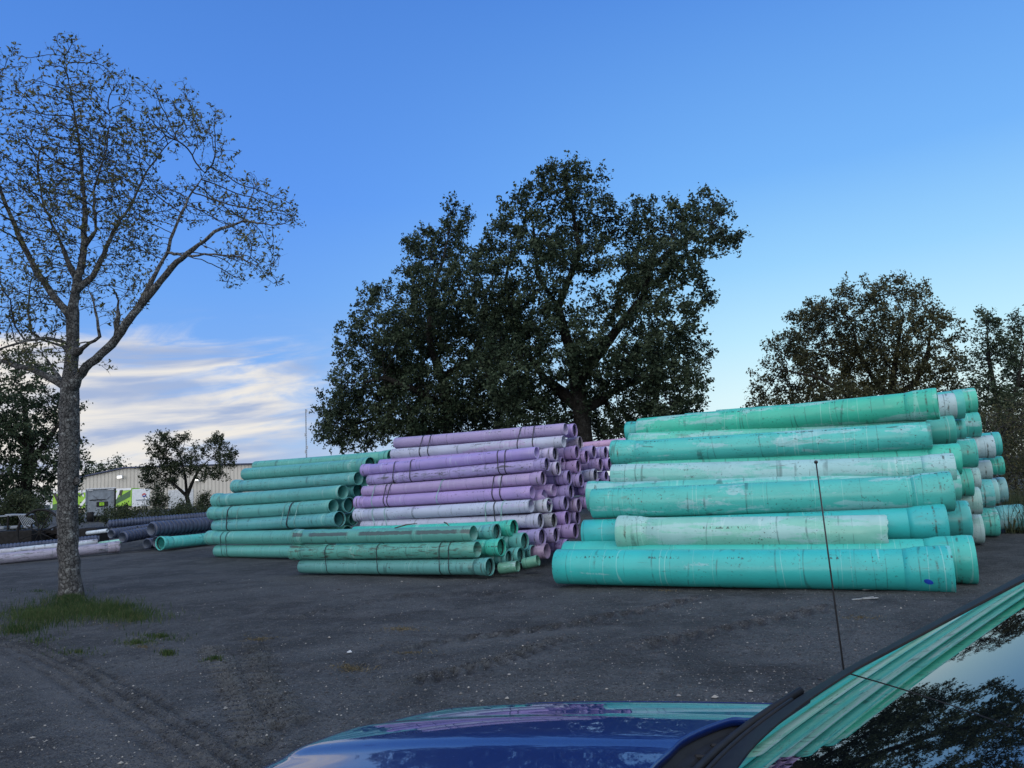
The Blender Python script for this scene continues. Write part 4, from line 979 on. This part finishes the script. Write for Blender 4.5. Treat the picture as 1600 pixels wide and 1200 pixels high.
# knots on the trunk
mb = MB()
for (x, y, s) in ((121, 752, .055), (93, 780, .04), (120, 690, .035), (96, 665, .03), (118, 625, .04)):
    c = pt(x, y, ZT - .05) - b0; pr = [(-s, .001), (-s * .8, s * .6), (-s * .2, s), (s * .5, s * .8), (s, s * .3), (s * 1.05, .001)]; q = MB().lathe(pr, 10)
    mb.add([(p[0] * 1.1 + c[0], p[1] + c[1], p[2] * 1.5 + c[2]) for p in q.v], q.f)
mb.build('knot', M['bark'], t)
tr = [o for o in t.children if o.name.startswith('trunk')][0]
from mathutils import noise as mn
for v_ in tr.data.vertices:
    c_ = v_.co; f_ = min(1.0, .25 + max(0, 1 - c_.z / 5)); v_.co = c_ + Vector(v_.normal) * f_ * (.030 * mn.noise(c_ * 3.1) + .018 * mn.noise(c_ * 8.5) + .010 * mn.noise(c_ * 21))

# ------------------------------------------------------------------ far left: warehouse, trailers, mast
def wall_mat(name, c1, c2, pitch):
    m = Mat(name); s = m.n('ShaderNodeSeparateXYZ'); m.put(s.inputs[0], m.tc.outputs['Object'])
    f = m.math('FRACT', m.math('DIVIDE', s.outputs[0], pitch)); k = m.rng(m.math('ABSOLUTE', m.math('SUBTRACT', f, .5)), .30, .42)
    c = m.mix(m.rng(m.noise(m.vec(), .4, 4), .3, .7), c1 + (1,), tuple(x * .88 for x in c1) + (1,)); c = m.mix(m.math('MULTIPLY', k, .6), c, c2 + (1,))
    m.bump(k, .03); return m.set(Base_Color=c, Roughness=.55)
M['wall'] = wall_mat('beige ribbed cladding', (.56, .53, .475), (.30, .28, .25), .62)
M['roofm'] = simple('pale roof metal', (.55, .58, .6), .4, .12)
M['trim'] = simple('blue trim', (.02, .035, .09), .5)
ml = Mat('lit lamp'); ml.set(Base_Color=(1, 1, 1, 1), Emission_Color=(1, .97, .9, 1), Emission_Strength=2.0); M['lamp'] = ml.m
ZW = 125
def wp(x, y, z=ZW): return pt(x, y, z)
A = wp(100, 752.5); B = wp(195, 732); Cc = wp(530, 737)
def on_front(x, y, dy=0.0):      # point on the plane of the warehouse front, at photo column x / row y
    o = np.array([A[0], A[1], 0]); d = nrm([Cc[0] - A[0], Cc[1] - A[1], 0]); nv = np.array([d[1], -d[0], 0])
    rr = ray(x, y); k = ((o - CP) @ nv) / (rr @ nv); p = CP + rr * k; return p + nv * dy
t = thing('warehouse', 'long beige metal warehouse with low gable beyond the yard', 'warehouse', (A[0], A[1], 0))
wa = on_front(100, 752.5) - [A[0], A[1], 0]; wb = on_front(195, 732) - [A[0], A[1], 0]; wc = on_front(530, 722) - [A[0], A[1], 0]
dF = nrm([wc[0], wc[1], 0]); nF = np.array([-dF[1], dF[0], 0]); dep = nF * 22
V = [(0 * wa)[:3] * 0, wa, wb, wc, np.array([wc[0], wc[1], 0])]
V = [np.array(q, float) for q in V]; V[0] = np.array([wa[0], wa[1], 0]); V2 = [q + dep for q in V]
mesh('wall', V + V2, [(0, 4, 3, 2, 1), (5, 6, 7, 8, 9), (0, 1, 6, 5), (4, 9, 8, 3)], M['wall'], t, False)
mb = MB()
for a_, b_ in ((wa, wb), (wb, wc)):
    d = nrm(b_ - a_); a2, b2 = a_ - nF * .35 + np.array([0, 0, .05]), b_ - nF * .35 + np.array([0, 0, .05])
    mb.add([a2, b2, b2 + dep, a2 + dep, a2 + [0, 0, .22], b2 + [0, 0, .22], b2 + dep + [0, 0, .22], a2 + dep + [0, 0, .22]], [(0, 1, 5, 4), (1, 2, 6, 5), (2, 3, 7, 6), (3, 0, 4, 7), (4, 5, 6, 7), (3, 2, 1, 0)])
mb.build('roof', M['trim'], t, False)
q = on_front(339, 760, -.12) - [A[0], A[1], 0]
MB().box((q[0], q[1], (on_front(339, 729)[2]) / 2), (.28, .2, on_front(339, 729)[2])).build('downpipe', M['trim'], t, False)
for (x, y) in ((190.5, 745), (309.5, 750)):
    q = on_front(x, y, .25) - [A[0], A[1], 0]; q = q - nF * .35
    lm = MB().box(q, (.9, .35, .5), b=.06).build('wall_lamp', M['pale'], t, False)
    MB().box(q - nF * .2 + np.array([0, 0, -.05]), (.75, .12, .36), b=.03).build('diffuser', M['lamp'], lm, False)
q = on_front(283, 782, 0) - [A[0], A[1], 0] - nF * .08
MB().box(q, (4.2, .12, 3.6), b=.03).build('door', M['pale'], t, False)
for x in (396, 421):
    q = on_front(x, 729) - [A[0], A[1], 0] + nF * 3; mv = MB(); pr = [(-.1, 1.0), (.25, .98), (.5, .82), (.72, .5), (.82, .05)]
    l_ = MB().lathe(pr, 16); mv.add([(p[1] * 1.35 + q[0], p[2] * 1.35 + q[1], p[0] * 1.25 + q[2]) for p in l_.v], l_.f); mv.build('roof_vent', M['roofm'], t)
q = on_front(420, 733) - [A[0], A[1], 0] + nF * 1.2
# trailers
def facing(a, b):
    c = (a + b) / 2; u = nrm([c[1], -c[0], 0]); L = abs((b - a) @ u); c[2] = 0; return frame_from(c - u * L / 2, c + u * L / 2)
M['lime'] = simple('lime green livery', (.28, .55, .03), .4, .1, 2); M['dkgreen'] = simple('dark green livery', (.02, .10, .03), .4, .2)
M['white'] = simple('white paint', (.72, .74, .78), .4, .08, 3); M['blackp'] = simple('black paint', (.012, .012, .013), .4)
M['greym'] = simple('grey trailer panel', (.20, .23, .27), .5, .25, 2.0); M['red'] = simple('red mark', (.5, .03, .04), .5); M['blue'] = simple('blue mark', (.03, .05, .3), .5)
M['rubber'] = simple('tyre rubber', (.012, .012, .012), .85)
ZG = 110
def tw(x, y): return pt(x, y, ZG)
a, b = tw(78, 801), tw(205, 797); top = tw(140, 766)
mw, L = frame_from(np.array([a[0], a[1], 0]), np.array([b[0], b[1], 0]))
t = thing('box_trailer', 'lime green box trailer with dark green and white slashes', 'trailer', mat=mw)
zb, zt = min(a[2], b[2]), top[2]; zb = .9
MB().box((0, 1.25, (zb + zt) / 2), (L, 2.5, zt - zb), b=.04).build('body', M['lime'], t, False)
MB().box((0, -.02, zt - .12), (L * .995, .03, .3)).build('top_band', M['white'], t, False)
def slash(pts, mat, nm, off):
    V = [(-L / 2 + L * u, -off, zb + (zt - zb) * v) for u, v in pts]; V2 = [(x, y + .02, z) for x, y, z in V]; n = len(V)
    mesh(nm, V + V2, [tuple(range(n)), tuple(range(n, 2 * n))[::-1]] + [(i, n + i, n + (i + 1) % n, (i + 1) % n) for i in range(n)], mat, t, False)
for pts, mt, nm in (
    ([(.0, .02), (.0, .25), (.14, .42), (.2, .2), (.2, .02)], 'dkgreen', 'slash'), ([(.03, .95), (.07, .95), (.12, .3), (.1, .3)], 'blackp', 'slash'), ([(.01, .9), (.03, .9), (.03, .1), (.01, .1)], 'white', 'slash'),
    ([(.30, .72), (.41, .88), (.41, .72)], 'dkgreen', 'slash'), ([(.33, .02), (.44, .60), (.47, .60), (.38, .02)], 'white', 'slash'), ([(.36, .98), (.39, .98), (.42, .70), (.41, .62)], 'white', 'slash'),
    ([(.80, .10), (.80, .42), (.99, .88), (.99, .52)], 'dkgreen', 'slash'), ([(.78, .30), (.82, .42), (.87, .92), (.83, .92), (.79, .55)], 'white', 'slash'), ([(.86, .92), (.895, .92), (.875, .55), (.85, .66)], 'blackp', 'slash')):
    slash(pts, M[mt], nm, .03 if mt == 'dkgreen' else (.055 if mt == 'white' else .08))
for x in (-L * .36, -L * .27, L * .3, L * .39):
    w = MB().lathe([(-.15, .3), (-.15, .48), (-.1, .52), (.1, .52), (.15, .48), (.15, .3)], 20, True); w.v = [(p[1] + x, p[0] + .35, p[2] + .53) for p in w.v]; w.build('wheel', M['rubber'], t)
MB().box((0, 1.25, .75), (L * .9, 1.0, .22)).build('chassis', M['iron'], t, False)
# white truck box end with a round red and blue mark
zc = 100; a, b = pt(206, 800, zc), pt(234, 799, zc); mw, L = facing(a, b); zt = pt(219, 764, zc)[2]
t = thing('white_trailer', 'white trailer front wall with small round red and blue mark', 'trailer', mat=mw)
MB().box((0, 3, (zt + .8) / 2), (L, 6, zt - .8), b=.05).build('body', M['white'], t, False)
MB().box((.15, -.04, zt - 1.45), (1.5, .06, .1)).build('rail', M['greym'], t, False)
for k, (mt, a0, a1) in enumerate((('red', 20, 190), ('blue', 200, 370))):
    V = []; 
    for i in range(13):
        an = R(a0 + (a1 - a0) * i / 12); V += [(.38 + .26 * math.cos(an), -.02 - .004 * k, zt - .85 + .26 * math.sin(an)), (.38 + .10 * math.cos(an), -.02 - .004 * k, zt - .85 + .10 * math.sin(an))]
    o = mesh('round_mark', V, [(2 * i, 2 * i + 1, 2 * i + 3, 2 * i + 2) for i in range(12)], M[mt], t, False); sm = o.modifiers.new('t', 'SOLIDIFY'); sm.thickness = .012
for (x, z, s) in ((.25, zt - 1.8, .1), (.6, zt - 2.2, .16), (.45, zt - 2.45, .13)): MB().box((x, -.05, z), (s, .08, s * .8), b=.02).build('coupling', M['blackp'], t, False)
for x in (-.7, .7): MB().box((x, 1.0, .45), (.25, .25, .9)).build('support_leg', M['iron'], t, False)
# grey trailer nose
zc = 64; a, b = pt(133, 803, zc), pt(181, 801, zc); mw, L = facing(a, b); zt = pt(158, 762.5, zc)[2]
t = thing('grey_trailer', 'grey worn trailer nose with a small green opening', 'trailer', mat=mw)
MB().box((0, 3, (zt + .5) / 2), (L, 6, zt - .5), b=.06).build('body', M['greym'], t, False)
for (c, d) in (((-L / 2 + .05, -.05, (zt + .5) / 2), (.09, .12, zt - .5)), ((L / 2 - .06, -.05, (zt + .5) / 2), (.13, .12, zt - .5))): MB().box(c, d, b=.02).build('corner_post', M['iron'] if c[0] > 0 else M['greym'], t, False)
MB().box((0, -.05, zt - .05), (L, .14, .11), b=.03).build('top_rail', M['pale'], t, False)
for (x, s) in ((-L / 2 + .35, .5), (L / 2 - .4, .5)): MB().box((x, -.04, zt - .17), (s, .06, .12), b=.03).build('marker_light', M['pale'], t, False)
MB().box((-.25, -.05, zt - .98), (1.2, .07, .05)).build('rail', M['iron'], t, False)
wn_ = MB().box((.12, -.03, zt - 1.38), (.86, .06, .42), b=.02).build('opening_frame', M['blackp'], t, False); MB().box((.08, -.075, zt - 1.36), (.36, .03, .27)).build('green_panel', M['lime'], wn_, False)
MB().tube([(-.6, -.06, zt - .6), (-.1, -.07, zt - 1.05), (.5, -.07, zt - .95), (.75, -.06, zt - .7)], .012, 5).build('air_hose', M['blackp'], t)
MB().box((0, 2.0, .3), (1.0, 3.0, .4)).build('chassis', M['iron'], t, False)
# radio mast
zc = 320; b = pt(479, 722, zc); tp = pt(478, 638, zc); t = thing('radio_mast', 'thin lattice radio mast far behind the left stack', 'mast', (b[0], b[1], 0)); mb = MB(); Hm = tp[2]
for k in range(3):
    an = k * 2.094; mb.tube([(.28 * math.cos(an), .28 * math.sin(an), 0), (.22 * math.cos(an), .22 * math.sin(an), Hm)], .075, 5)
n = 40
for i in range(n):
    for k in range(3):
        a1, a2 = k * 2.094, (k + 1) * 2.094; mb.tube([(.27 * math.cos(a1), .27 * math.sin(a1), Hm * i / n), (.27 * math.cos(a2), .27 * math.sin(a2), Hm * (i + 1) / n)], .04, 4)
mb.build('lattice', M['greym'], t)
for (z, s) in ((Hm * .98, 1), (Hm * .70, -1), (Hm * .55, 1), (Hm * .5, -1)): MB().box((s * .5, 0, z), (.35, .3, 1.4), b=.05).build('antenna_panel', M['pale'], t, False)

# ------------------------------------------------------------------ scrap at the left edge
zc = 27.5
def sx(x, y, z=zc): return pt(x, y, z)
c = sx(62, 832, 27.5); t = thing('iron_hoop', 'large dark iron wheel half hidden behind the trunk', 'wheel', (c[0], c[1], 0)); rad = 35 * 27.5 / FPX; z0 = c[2]
ring = [np.array([rad * math.cos(a), 0, z0 + rad * math.sin(a)]) for a in np.linspace(0, 2 * math.pi, 49)]
MB().tube(ring, .045, 8, cap=False).build('rim', M['iron'], t)
for k in range(4):
    a = k * math.pi / 4 + .3; MB().tube([(rad * math.cos(a), 0, z0 + rad * math.sin(a)), (-rad * math.cos(a), 0, z0 - rad * math.sin(a))], .022, 6).build('spoke', M['iron'], t)
c = sx(8, 850, 28.3); t = thing('scrap_rack', 'dark rusty rack with uprights and pale sheets at the left edge', 'rack', (c[0], c[1], 0))
zt = sx(8, 806, 28.3)[2]; zd = sx(8, 828, 28.3)[2]
MB().box((0, .3, zd - .30), (2.4, 1.2, .5), b=.03).build('bed', M['iron'], t, False)
for i in range(6): MB().box((-1.1 + i * .45, -.25, (zt + zd) / 2), (.06, .06, zt - zd), b=.01).build('upright', M['iron'], t, False)
for i in range(3): MB().box((-.7 + i * .6, .05, zt - .03 + i * .02), (.85, .5, .05), Matrix.Rotation(.06 * (i - 1), 3, 'Y'), b=.01).build('sheet', M['greym'], t, False)
for i in range(4): MB().box((-.6 + i * .5, 0, zd + .08), (.3, .4, .12), Matrix.Rotation(.2 * (i - 1), 3, 'Z'), b=.03).build('crate', M['greym'], t, False)
c = sx(42, 828, 27.0); t = thing('slat_bundle', 'bundle of pale slats leaning beside the iron wheel', 'slats', (c[0], c[1], 0))
for i in range(8):
    a = sx(27 + i * 3.0, 803 + i * 1.0, 27.1) - [c[0], c[1], 0]; b = sx(38 + i * 2.4, 824 - i * 1.2, 26.9) - [c[0], c[1], 0]
    MB().tube([a, b], .011, 4).build('slat', M['greym'], t, False)
c = sx(132, 830, 28.0); t = thing('rusty_machine', 'dark rusty machine block behind the trunk on the right', 'machine', (c[0], c[1], 0)); s = 28 / FPX
MB().box((.1, .4, .38), (34 * s, .9, .76), b=.06).build('engine_block', M['iron'], t, False)
MB().tube([(-.45, 0, 1.0), (-.45, 0, 1.55)], .09, 8).build('stack', M['rust'], t)
MB().tube([(.2, 0, 1.0), (.22, 0, 1.35)], .12, 8).build('filter_housing', M['iron'], t)
MB().box((-.1, -.1, .3), (.9, .3, .3), b=.05).build('guard', M['iron'], t, False)
c = sx(95, 845, 28.6); t = thing('scrap_beams', 'heap of dark iron beams behind the sparse tree trunk', 'scrap', (c[0], c[1], 0)); mb = MB()
for i in range(14):
    MB_ = mb.box(((i * .37) % 2.6 - 1.3, .3 + .1 * (i % 3), .15 + .13 * (i % 5)), (1.6, .12, .1), Matrix.Rotation(random.uniform(-.5, .5), 3, 'Z') @ Matrix.Rotation(random.uniform(-.2, .2), 3, 'Y'))
mb.build('beam_heap', M['rust'], t, False)
# rubble strip
V = []; F = []
for i in range(260):
    w = pt(-30 + rng.random() * 145, 852 - 0.105 * 0 + rng.random() * 5, 25.6 + rng.random() * 1.2); w[2] = 0; r = .05 + .12 * rng.random() ** 2
    q = rng.standard_normal((8, 3)) * .12 + np.array([(x, y, z) for x in (-1, 1) for y in (-1, 1) for z in (-1, 1)]) * .6
    k = len(V); V += (q * r * np.array([1.2, 1, .8]) + w + [0, 0, r * .4 + .12 * rng.random()]).tolist(); F += [tuple(k + j for j in f) for f in ((0, 1, 3, 2), (4, 6, 7, 5), (0, 4, 5, 1), (2, 3, 7, 6), (0, 2, 6, 4), (1, 5, 7, 3))]
m = Mat('rubble'); gg = m.n('ShaderNodeNewGeometry'); cR = m.mix(gg.outputs['Random Per Island'], (.03, .026, .024, 1), (.16, .13, .11, 1))
o = mesh('rubble', V, F, m.set(Base_Color=cR, Roughness=.9), None, False); o['kind'] = 'stuff'; o['label'] = 'broken rubble strip behind the corrugated pipe'

# ------------------------------------------------------------------ blue car beside the viewer
mpl = nrm(np.cross(ray(1330, 1048), ray(1600, 905)))
nE = np.array([math.sin(R(31)) * math.cos(R(139)), math.sin(R(31)) * math.sin(R(139)), math.cos(R(31))])
eE = np.cross(nE, mpl); eE = nrm(eE * np.sign(eE[2])); tE = nrm(np.cross(nE, eE)); tE = tE if tE[1] < 0 else -tE
FB = pt(1330, 1048, 2.02)
Hd = nrm([-eE[0], -eE[1], 0]); Ld = np.array([-Hd[1], Hd[0], 0])
print('CAR', eE, Hd, tE, FB)
org = FB + Ld * .72; org[2] = 0
cm_ = Matrix(((Hd[0], Ld[0], 0, org[0]), (Hd[1], Ld[1], 0, org[1]), (0, 0, 1, 0), (0, 0, 0, 1))); ci_ = np.array(cm_.inverted())
def cl(p): return (ci_ @ np.append(p, 1))[:3]
car = thing('parked_car', 'blue parked car close to the viewer, hood and windshield showing', 'car', mat=cm_)
m = Mat('blue car paint'); n = m.noise(m.vec(), 240, 2); m.set(Base_Color=m.mix(m.rng(n, .4, .7), (.003, .015, .105, 1), (.005, .025, .145, 1)), Metallic=.0, Roughness=.45, Specular_IOR_Level=.2, Coat_Weight=1.0, Coat_Roughness=.03, Coat_IOR=1.5)
M['paint'] = m.m
dd = m.rng(m.noise(m.vec(), 75, 3, .7), .66, .72)
m.put(m.b.inputs['Coat Roughness'], m.math('ADD', .025, m.math('MULTIPLY', dd, .25)))
m = Mat('windshield glass'); M['glass'] = m.set(Base_Color=(.004, .006, .007, 1), Roughness=.015, IOR=2.6, Specular_IOR_Level=.62)
M['trimb'] = simple('black trim rubber', (.016, .017, .019), .6, .15, 30, spec=.25); M['cowl'] = simple('black cowl plastic', (.014, .015, .018), .6, .2, 20, spec=.25)
RC = 5.5
def ws(q, s): an = q / RC; return FB + eE * s + tE * (RC * math.sin(an)) - nE * (RC * (1 - math.cos(an)))
def wsn(q): an = q / RC; return nE * math.cos(an) + tE * math.sin(an)
def proj(p): d = p - CP; z = d @ fw; return 800 + FPX * (d @ CX) / z, 600 - FPX * (d @ CY) / z
def s0(q): return -.36 * max(0.0, 1 - ((q - QW / 2) / (QW / 2)) ** 2) ** .85
QW = 1.42
qs = np.linspace(0, QW, 33); sv = [s0(q) for q in qs]
NS = 20; TOP = 1.0; V = []; F = []
for i, q in enumerate(qs):
    for j in range(NS): V.append(cl(ws(q, sv[i] + (TOP - sv[i]) * j / (NS - 1))))
for i in range(len(qs) - 1):
    for j in range(NS - 1): F.append((i * NS + j, (i + 1) * NS + j, (i + 1) * NS + j + 1, i * NS + j + 1))
glass = mesh('windshield', V, F, M['glass'], car); gsm = glass.modifiers.new('t', 'SOLIDIFY'); gsm.thickness = .006; gsm.offset = 0
# black trim along the edge
def strip(path, nor, inn, w, h, name, mat):
    V = []; F = []; n = len(path)
    for p, nn_, ii in zip(path, nor, inn):
        for (a, b) in ((-.012, -.01), (-.012, h), (w * .3, h * 1.25), (w, h * .5), (w, -.01)): V.append(cl(p + ii * a + nn_ * b))
    for i in range(n - 1):
        for k in range(4): F.append((i * 5 + k, (i + 1) * 5 + k, (i + 1) * 5 + k + 1, i * 5 + k + 1))
    F += [(4, 3, 2, 1, 0), tuple((n - 1) * 5 + k for k in range(5))]
    o = mesh(name, V, F, mat, car); shade_flat_angle(o, 50); return o
ss = np.linspace(TOP, 0.0, 30)
path = [ws(0, s) for s in ss] + [ws(q, sv[i]) for i, q in enumerate(qs) if i > 0][:-1] + [ws(QW, s) for s in ss[::-1]]
nor = [nE] * 30 + [wsn(q) for q in qs[1:-1]] + [wsn(QW)] * 30
pth = np.array(path); tan = np.gradient(pth, axis=0); k_ = np.ones(9) / 9
tan = np.stack([np.convolve(np.pad(tan[:, c], 4, 'edge'), k_, 'valid') for c in range(3)], 1)
inn = [nrm(np.cross(tn, nn_)) for tn, nn_ in zip(tan, nor)]
cen = ws(QW / 2, .4); inn = [i_ if (cen - p) @ i_ > 0 else -i_ for i_, p in zip(inn, path)]
strip(path, nor, inn, .100, .010, 'windshield_trim', M['trimb'])
# hood: from the cowl forward
HW = .80
def hood_z(x, y):
    a = abs(y) / HW
    z = 1.11 - .028 * max(0, x) - .055 * max(0, x / 1.4) ** 3 - .055 * a ** 2.2 - .16 * max(0, a - .9) ** 1.3
    z += .016 / (1 + math.exp(-(.50 - abs(y)) / .012)) * (1 - .3 * x) - .010 / (1 + math.exp(-(.24 - abs(y)) / .015))
    return z
def back_x(y): return .44 - .42 * (abs(y) / HW) ** 2
def front_x(y): return 1.55 - .30 * (abs(y) / HW) ** 2.4
ys = np.linspace(-HW, HW, 121); V = []; F = []; NX = 40
for y in ys:
    for j in range(NX):
        u = (0, .003, .008)[j] if j < 3 else .02 + .98 * (j - 3) / (NX - 4); x = back_x(y) + (front_x(y) - back_x(y)) * u; z = hood_z(x, y)
        if u > .93: z -= .05 * ((u - .93) / .07) ** 2
        V.append((x, y, z))
for i in range(len(ys) - 1):
    for j in range(NX - 1): F.append((i * NX + j, i * NX + j + 1, (i + 1) * NX + j + 1, (i + 1) * NX + j))
h = mesh('hood', V, F, M['paint'], car); hs = h.modifiers.new('t', 'SOLIDIFY'); hs.thickness = .02; hs.offset = -1
# fenders / body under the hood
for s in (-1, 1):
    V = []; F = []; XS = np.linspace(-.55, 1.2, 40)
    for x in XS:
        yb = HW if x > 0 else HW
        xx = min(x, front_x(HW)); zt = hood_z(max(x, back_x(HW)), HW) + (-.05 * max(0, (x - .95) / .2) ** 2)
        for (dy, dz) in ((.006, .0), (.03, -.012), (.055, -.05), (.075, -.14), (.085, -.3), (.08, -.5), (.06, -.72)): V.append((x, s * (HW + dy), zt + dz))
    for i in range(39):
        for k in range(6): F.append((i * 7 + k, (i + 1) * 7 + k, (i + 1) * 7 + k + 1, i * 7 + k + 1) if s > 0 else (i * 7 + k + 1, (i + 1) * 7 + k + 1, (i + 1) * 7 + k, i * 7 + k))
    fo = mesh('fender', V, F, M['paint'], car); q = fo.modifiers.new('t', 'SOLIDIFY'); q.thickness = .015; q.offset = -1
MB().box((1.14, 0, .62), (.25, 1.60, .5), b=.1).build('bumper', M['paint'], car, False)
MB().box((.3, 0, .55), (1.6, 1.5, .45), b=.05).build('engine_bay', M['cowl'], car, False)
for s in (-1, 1):
    w = MB().lathe([(-.1, .2), (-.1, .31), (-.07, .34), (.07, .34), (.1, .31), (.1, .2)], 32, True); w.v = [(p[1] + .55, p[0] + s * .76, p[2] + .34) for p in w.v]; wo_ = w.build('wheel', M['rubber'], car)
    w = MB().lathe([(-.04, .001), (-.04, .2), (.06, .2), (.06, .16), (.02, .001)], 24); w.v = [(p[1] + .55, s * (p[0] + .78), p[2] + .34) for p in w.v]; w.build('rim', M['pale'], wo_)
    MB().box((-1.3, s * .86, .62), (1.5, .06, .72), b=.03).build('door', M['paint'], car, False)
# roof, set back from the top of the glass
tl = cl(ws(0, TOP)); trr = cl(ws(QW, TOP)); tmid = cl(ws(QW / 2, TOP)); V = []; F = []
for i, q in enumerate(qs):
    p = cl(ws(q, TOP + .012))
    for j in range(10): u = j / 9; V.append((p[0] - 1.6 * u, p[1], p[2] + .05 * math.sin(u * 2.2) - .03 * u))
for i in range(len(qs) - 1):
    for j in range(9): F.append((i * 10 + j, i * 10 + j + 1, (i + 1) * 10 + j + 1, (i + 1) * 10 + j))
ro = mesh('roof', V, F, M['paint'], car); q = ro.modifiers.new('t', 'SOLIDIFY'); q.thickness = .02
# cowl between hood and glass, with slots
V = []; F = []; NC = 8
for i, q in enumerate(qs):
    g0 = cl(ws(q, sv[i]))
    yb = max(-HW * .985, min(HW * .985, g0[1] * 1.06)); bx = back_x(yb); hz_ = hood_z(bx, yb)
    a = np.array([g0[0] - .03, g0[1], g0[2] - .028]); b = np.array([bx + .01, yb, hz_ - .022])
    for j in range(NC): u = j / (NC - 1); V.append(a + (b - a) * u + np.array([0, 0, -.018 * math.sin(u * math.pi) + (.008 if j % 2 else 0)]))
for i in range(len(qs) - 1):
    for j in range(NC - 1): F.append((i * NC + j, i * NC + j + 1, (i + 1) * NC + j + 1, (i + 1) * NC + j))
cw = mesh('cowl', V, F, M['cowl'], car, False); q = cw.modifiers.new('t', 'SOLIDIFY'); q.thickness = .01
for k in range(16):
    f = .06 + .05 * k; qq = f * QW; g0 = cl(ws(qq, s0(qq)))
    bx = back_x(g0[1]); c = ((g0[0] * .45 + bx * .55), g0[1], (g0[2] + hood_z(bx, g0[1])) / 2 - .022)
    MB().box(c, (max(.04, abs(bx - g0[0]) * .5), .014, .014), b=.004).build('cowl_rib', M['cowl'], cw, False)
# wiper arm and blade
wp_ = []
for q in np.linspace(.10, .85, 10): wp_.append(cl(ws(q, float(np.interp(q, qs, sv)) - .015) + wsn(q) * .02))
wo2 = MB().tube(wp_, .010, 8).build('wiper', M['trimb'], car)
wb_ = [cl(ws(q, float(np.interp(q, qs, sv)) + .02 * math.sin(q * 4)) + wsn(q) * .014) for q in np.linspace(.16, .75, 10)]
MB().tube(wb_, .006, 6).build('wiper_blade', M['trimb'], wo2)
# antenna whip standing on the far fender
ab, at_ = pt(1322, 1075, 2.10), pt(1275, 722, 2.16); pa, pb = cl(ab), cl(at_); d = np.array(pb) - np.array(pa)
an = MB().tube([np.array(pa) - d * .08, pa, np.array(pa) + d * .5, pb], [.0035, .0028, .0024, .0020], 8).build('antenna', M['blackp'], car)
tip_ = MB().lathe([(-.0055, .0005), (-.004, .004), (0, .0055), (.004, .004), (.0055, .0005)], 12); tip_.v = [(p[0] + pb[0], p[1] + pb[1], p[2] + pb[2]) for p in tip_.v]; tip_.build('antenna_tip', M['blackp'], an)
bs = MB().lathe([(-.02, .02), (.0, .018), (.03, .009), (.045, .004)], 14); ba = np.array(pa) - d * .08; bs.v = [(p[1] + ba[0], p[2] + ba[1], p[0] + ba[2]) for p in bs.v]; bs.build('antenna_base', M['cowl'], an)
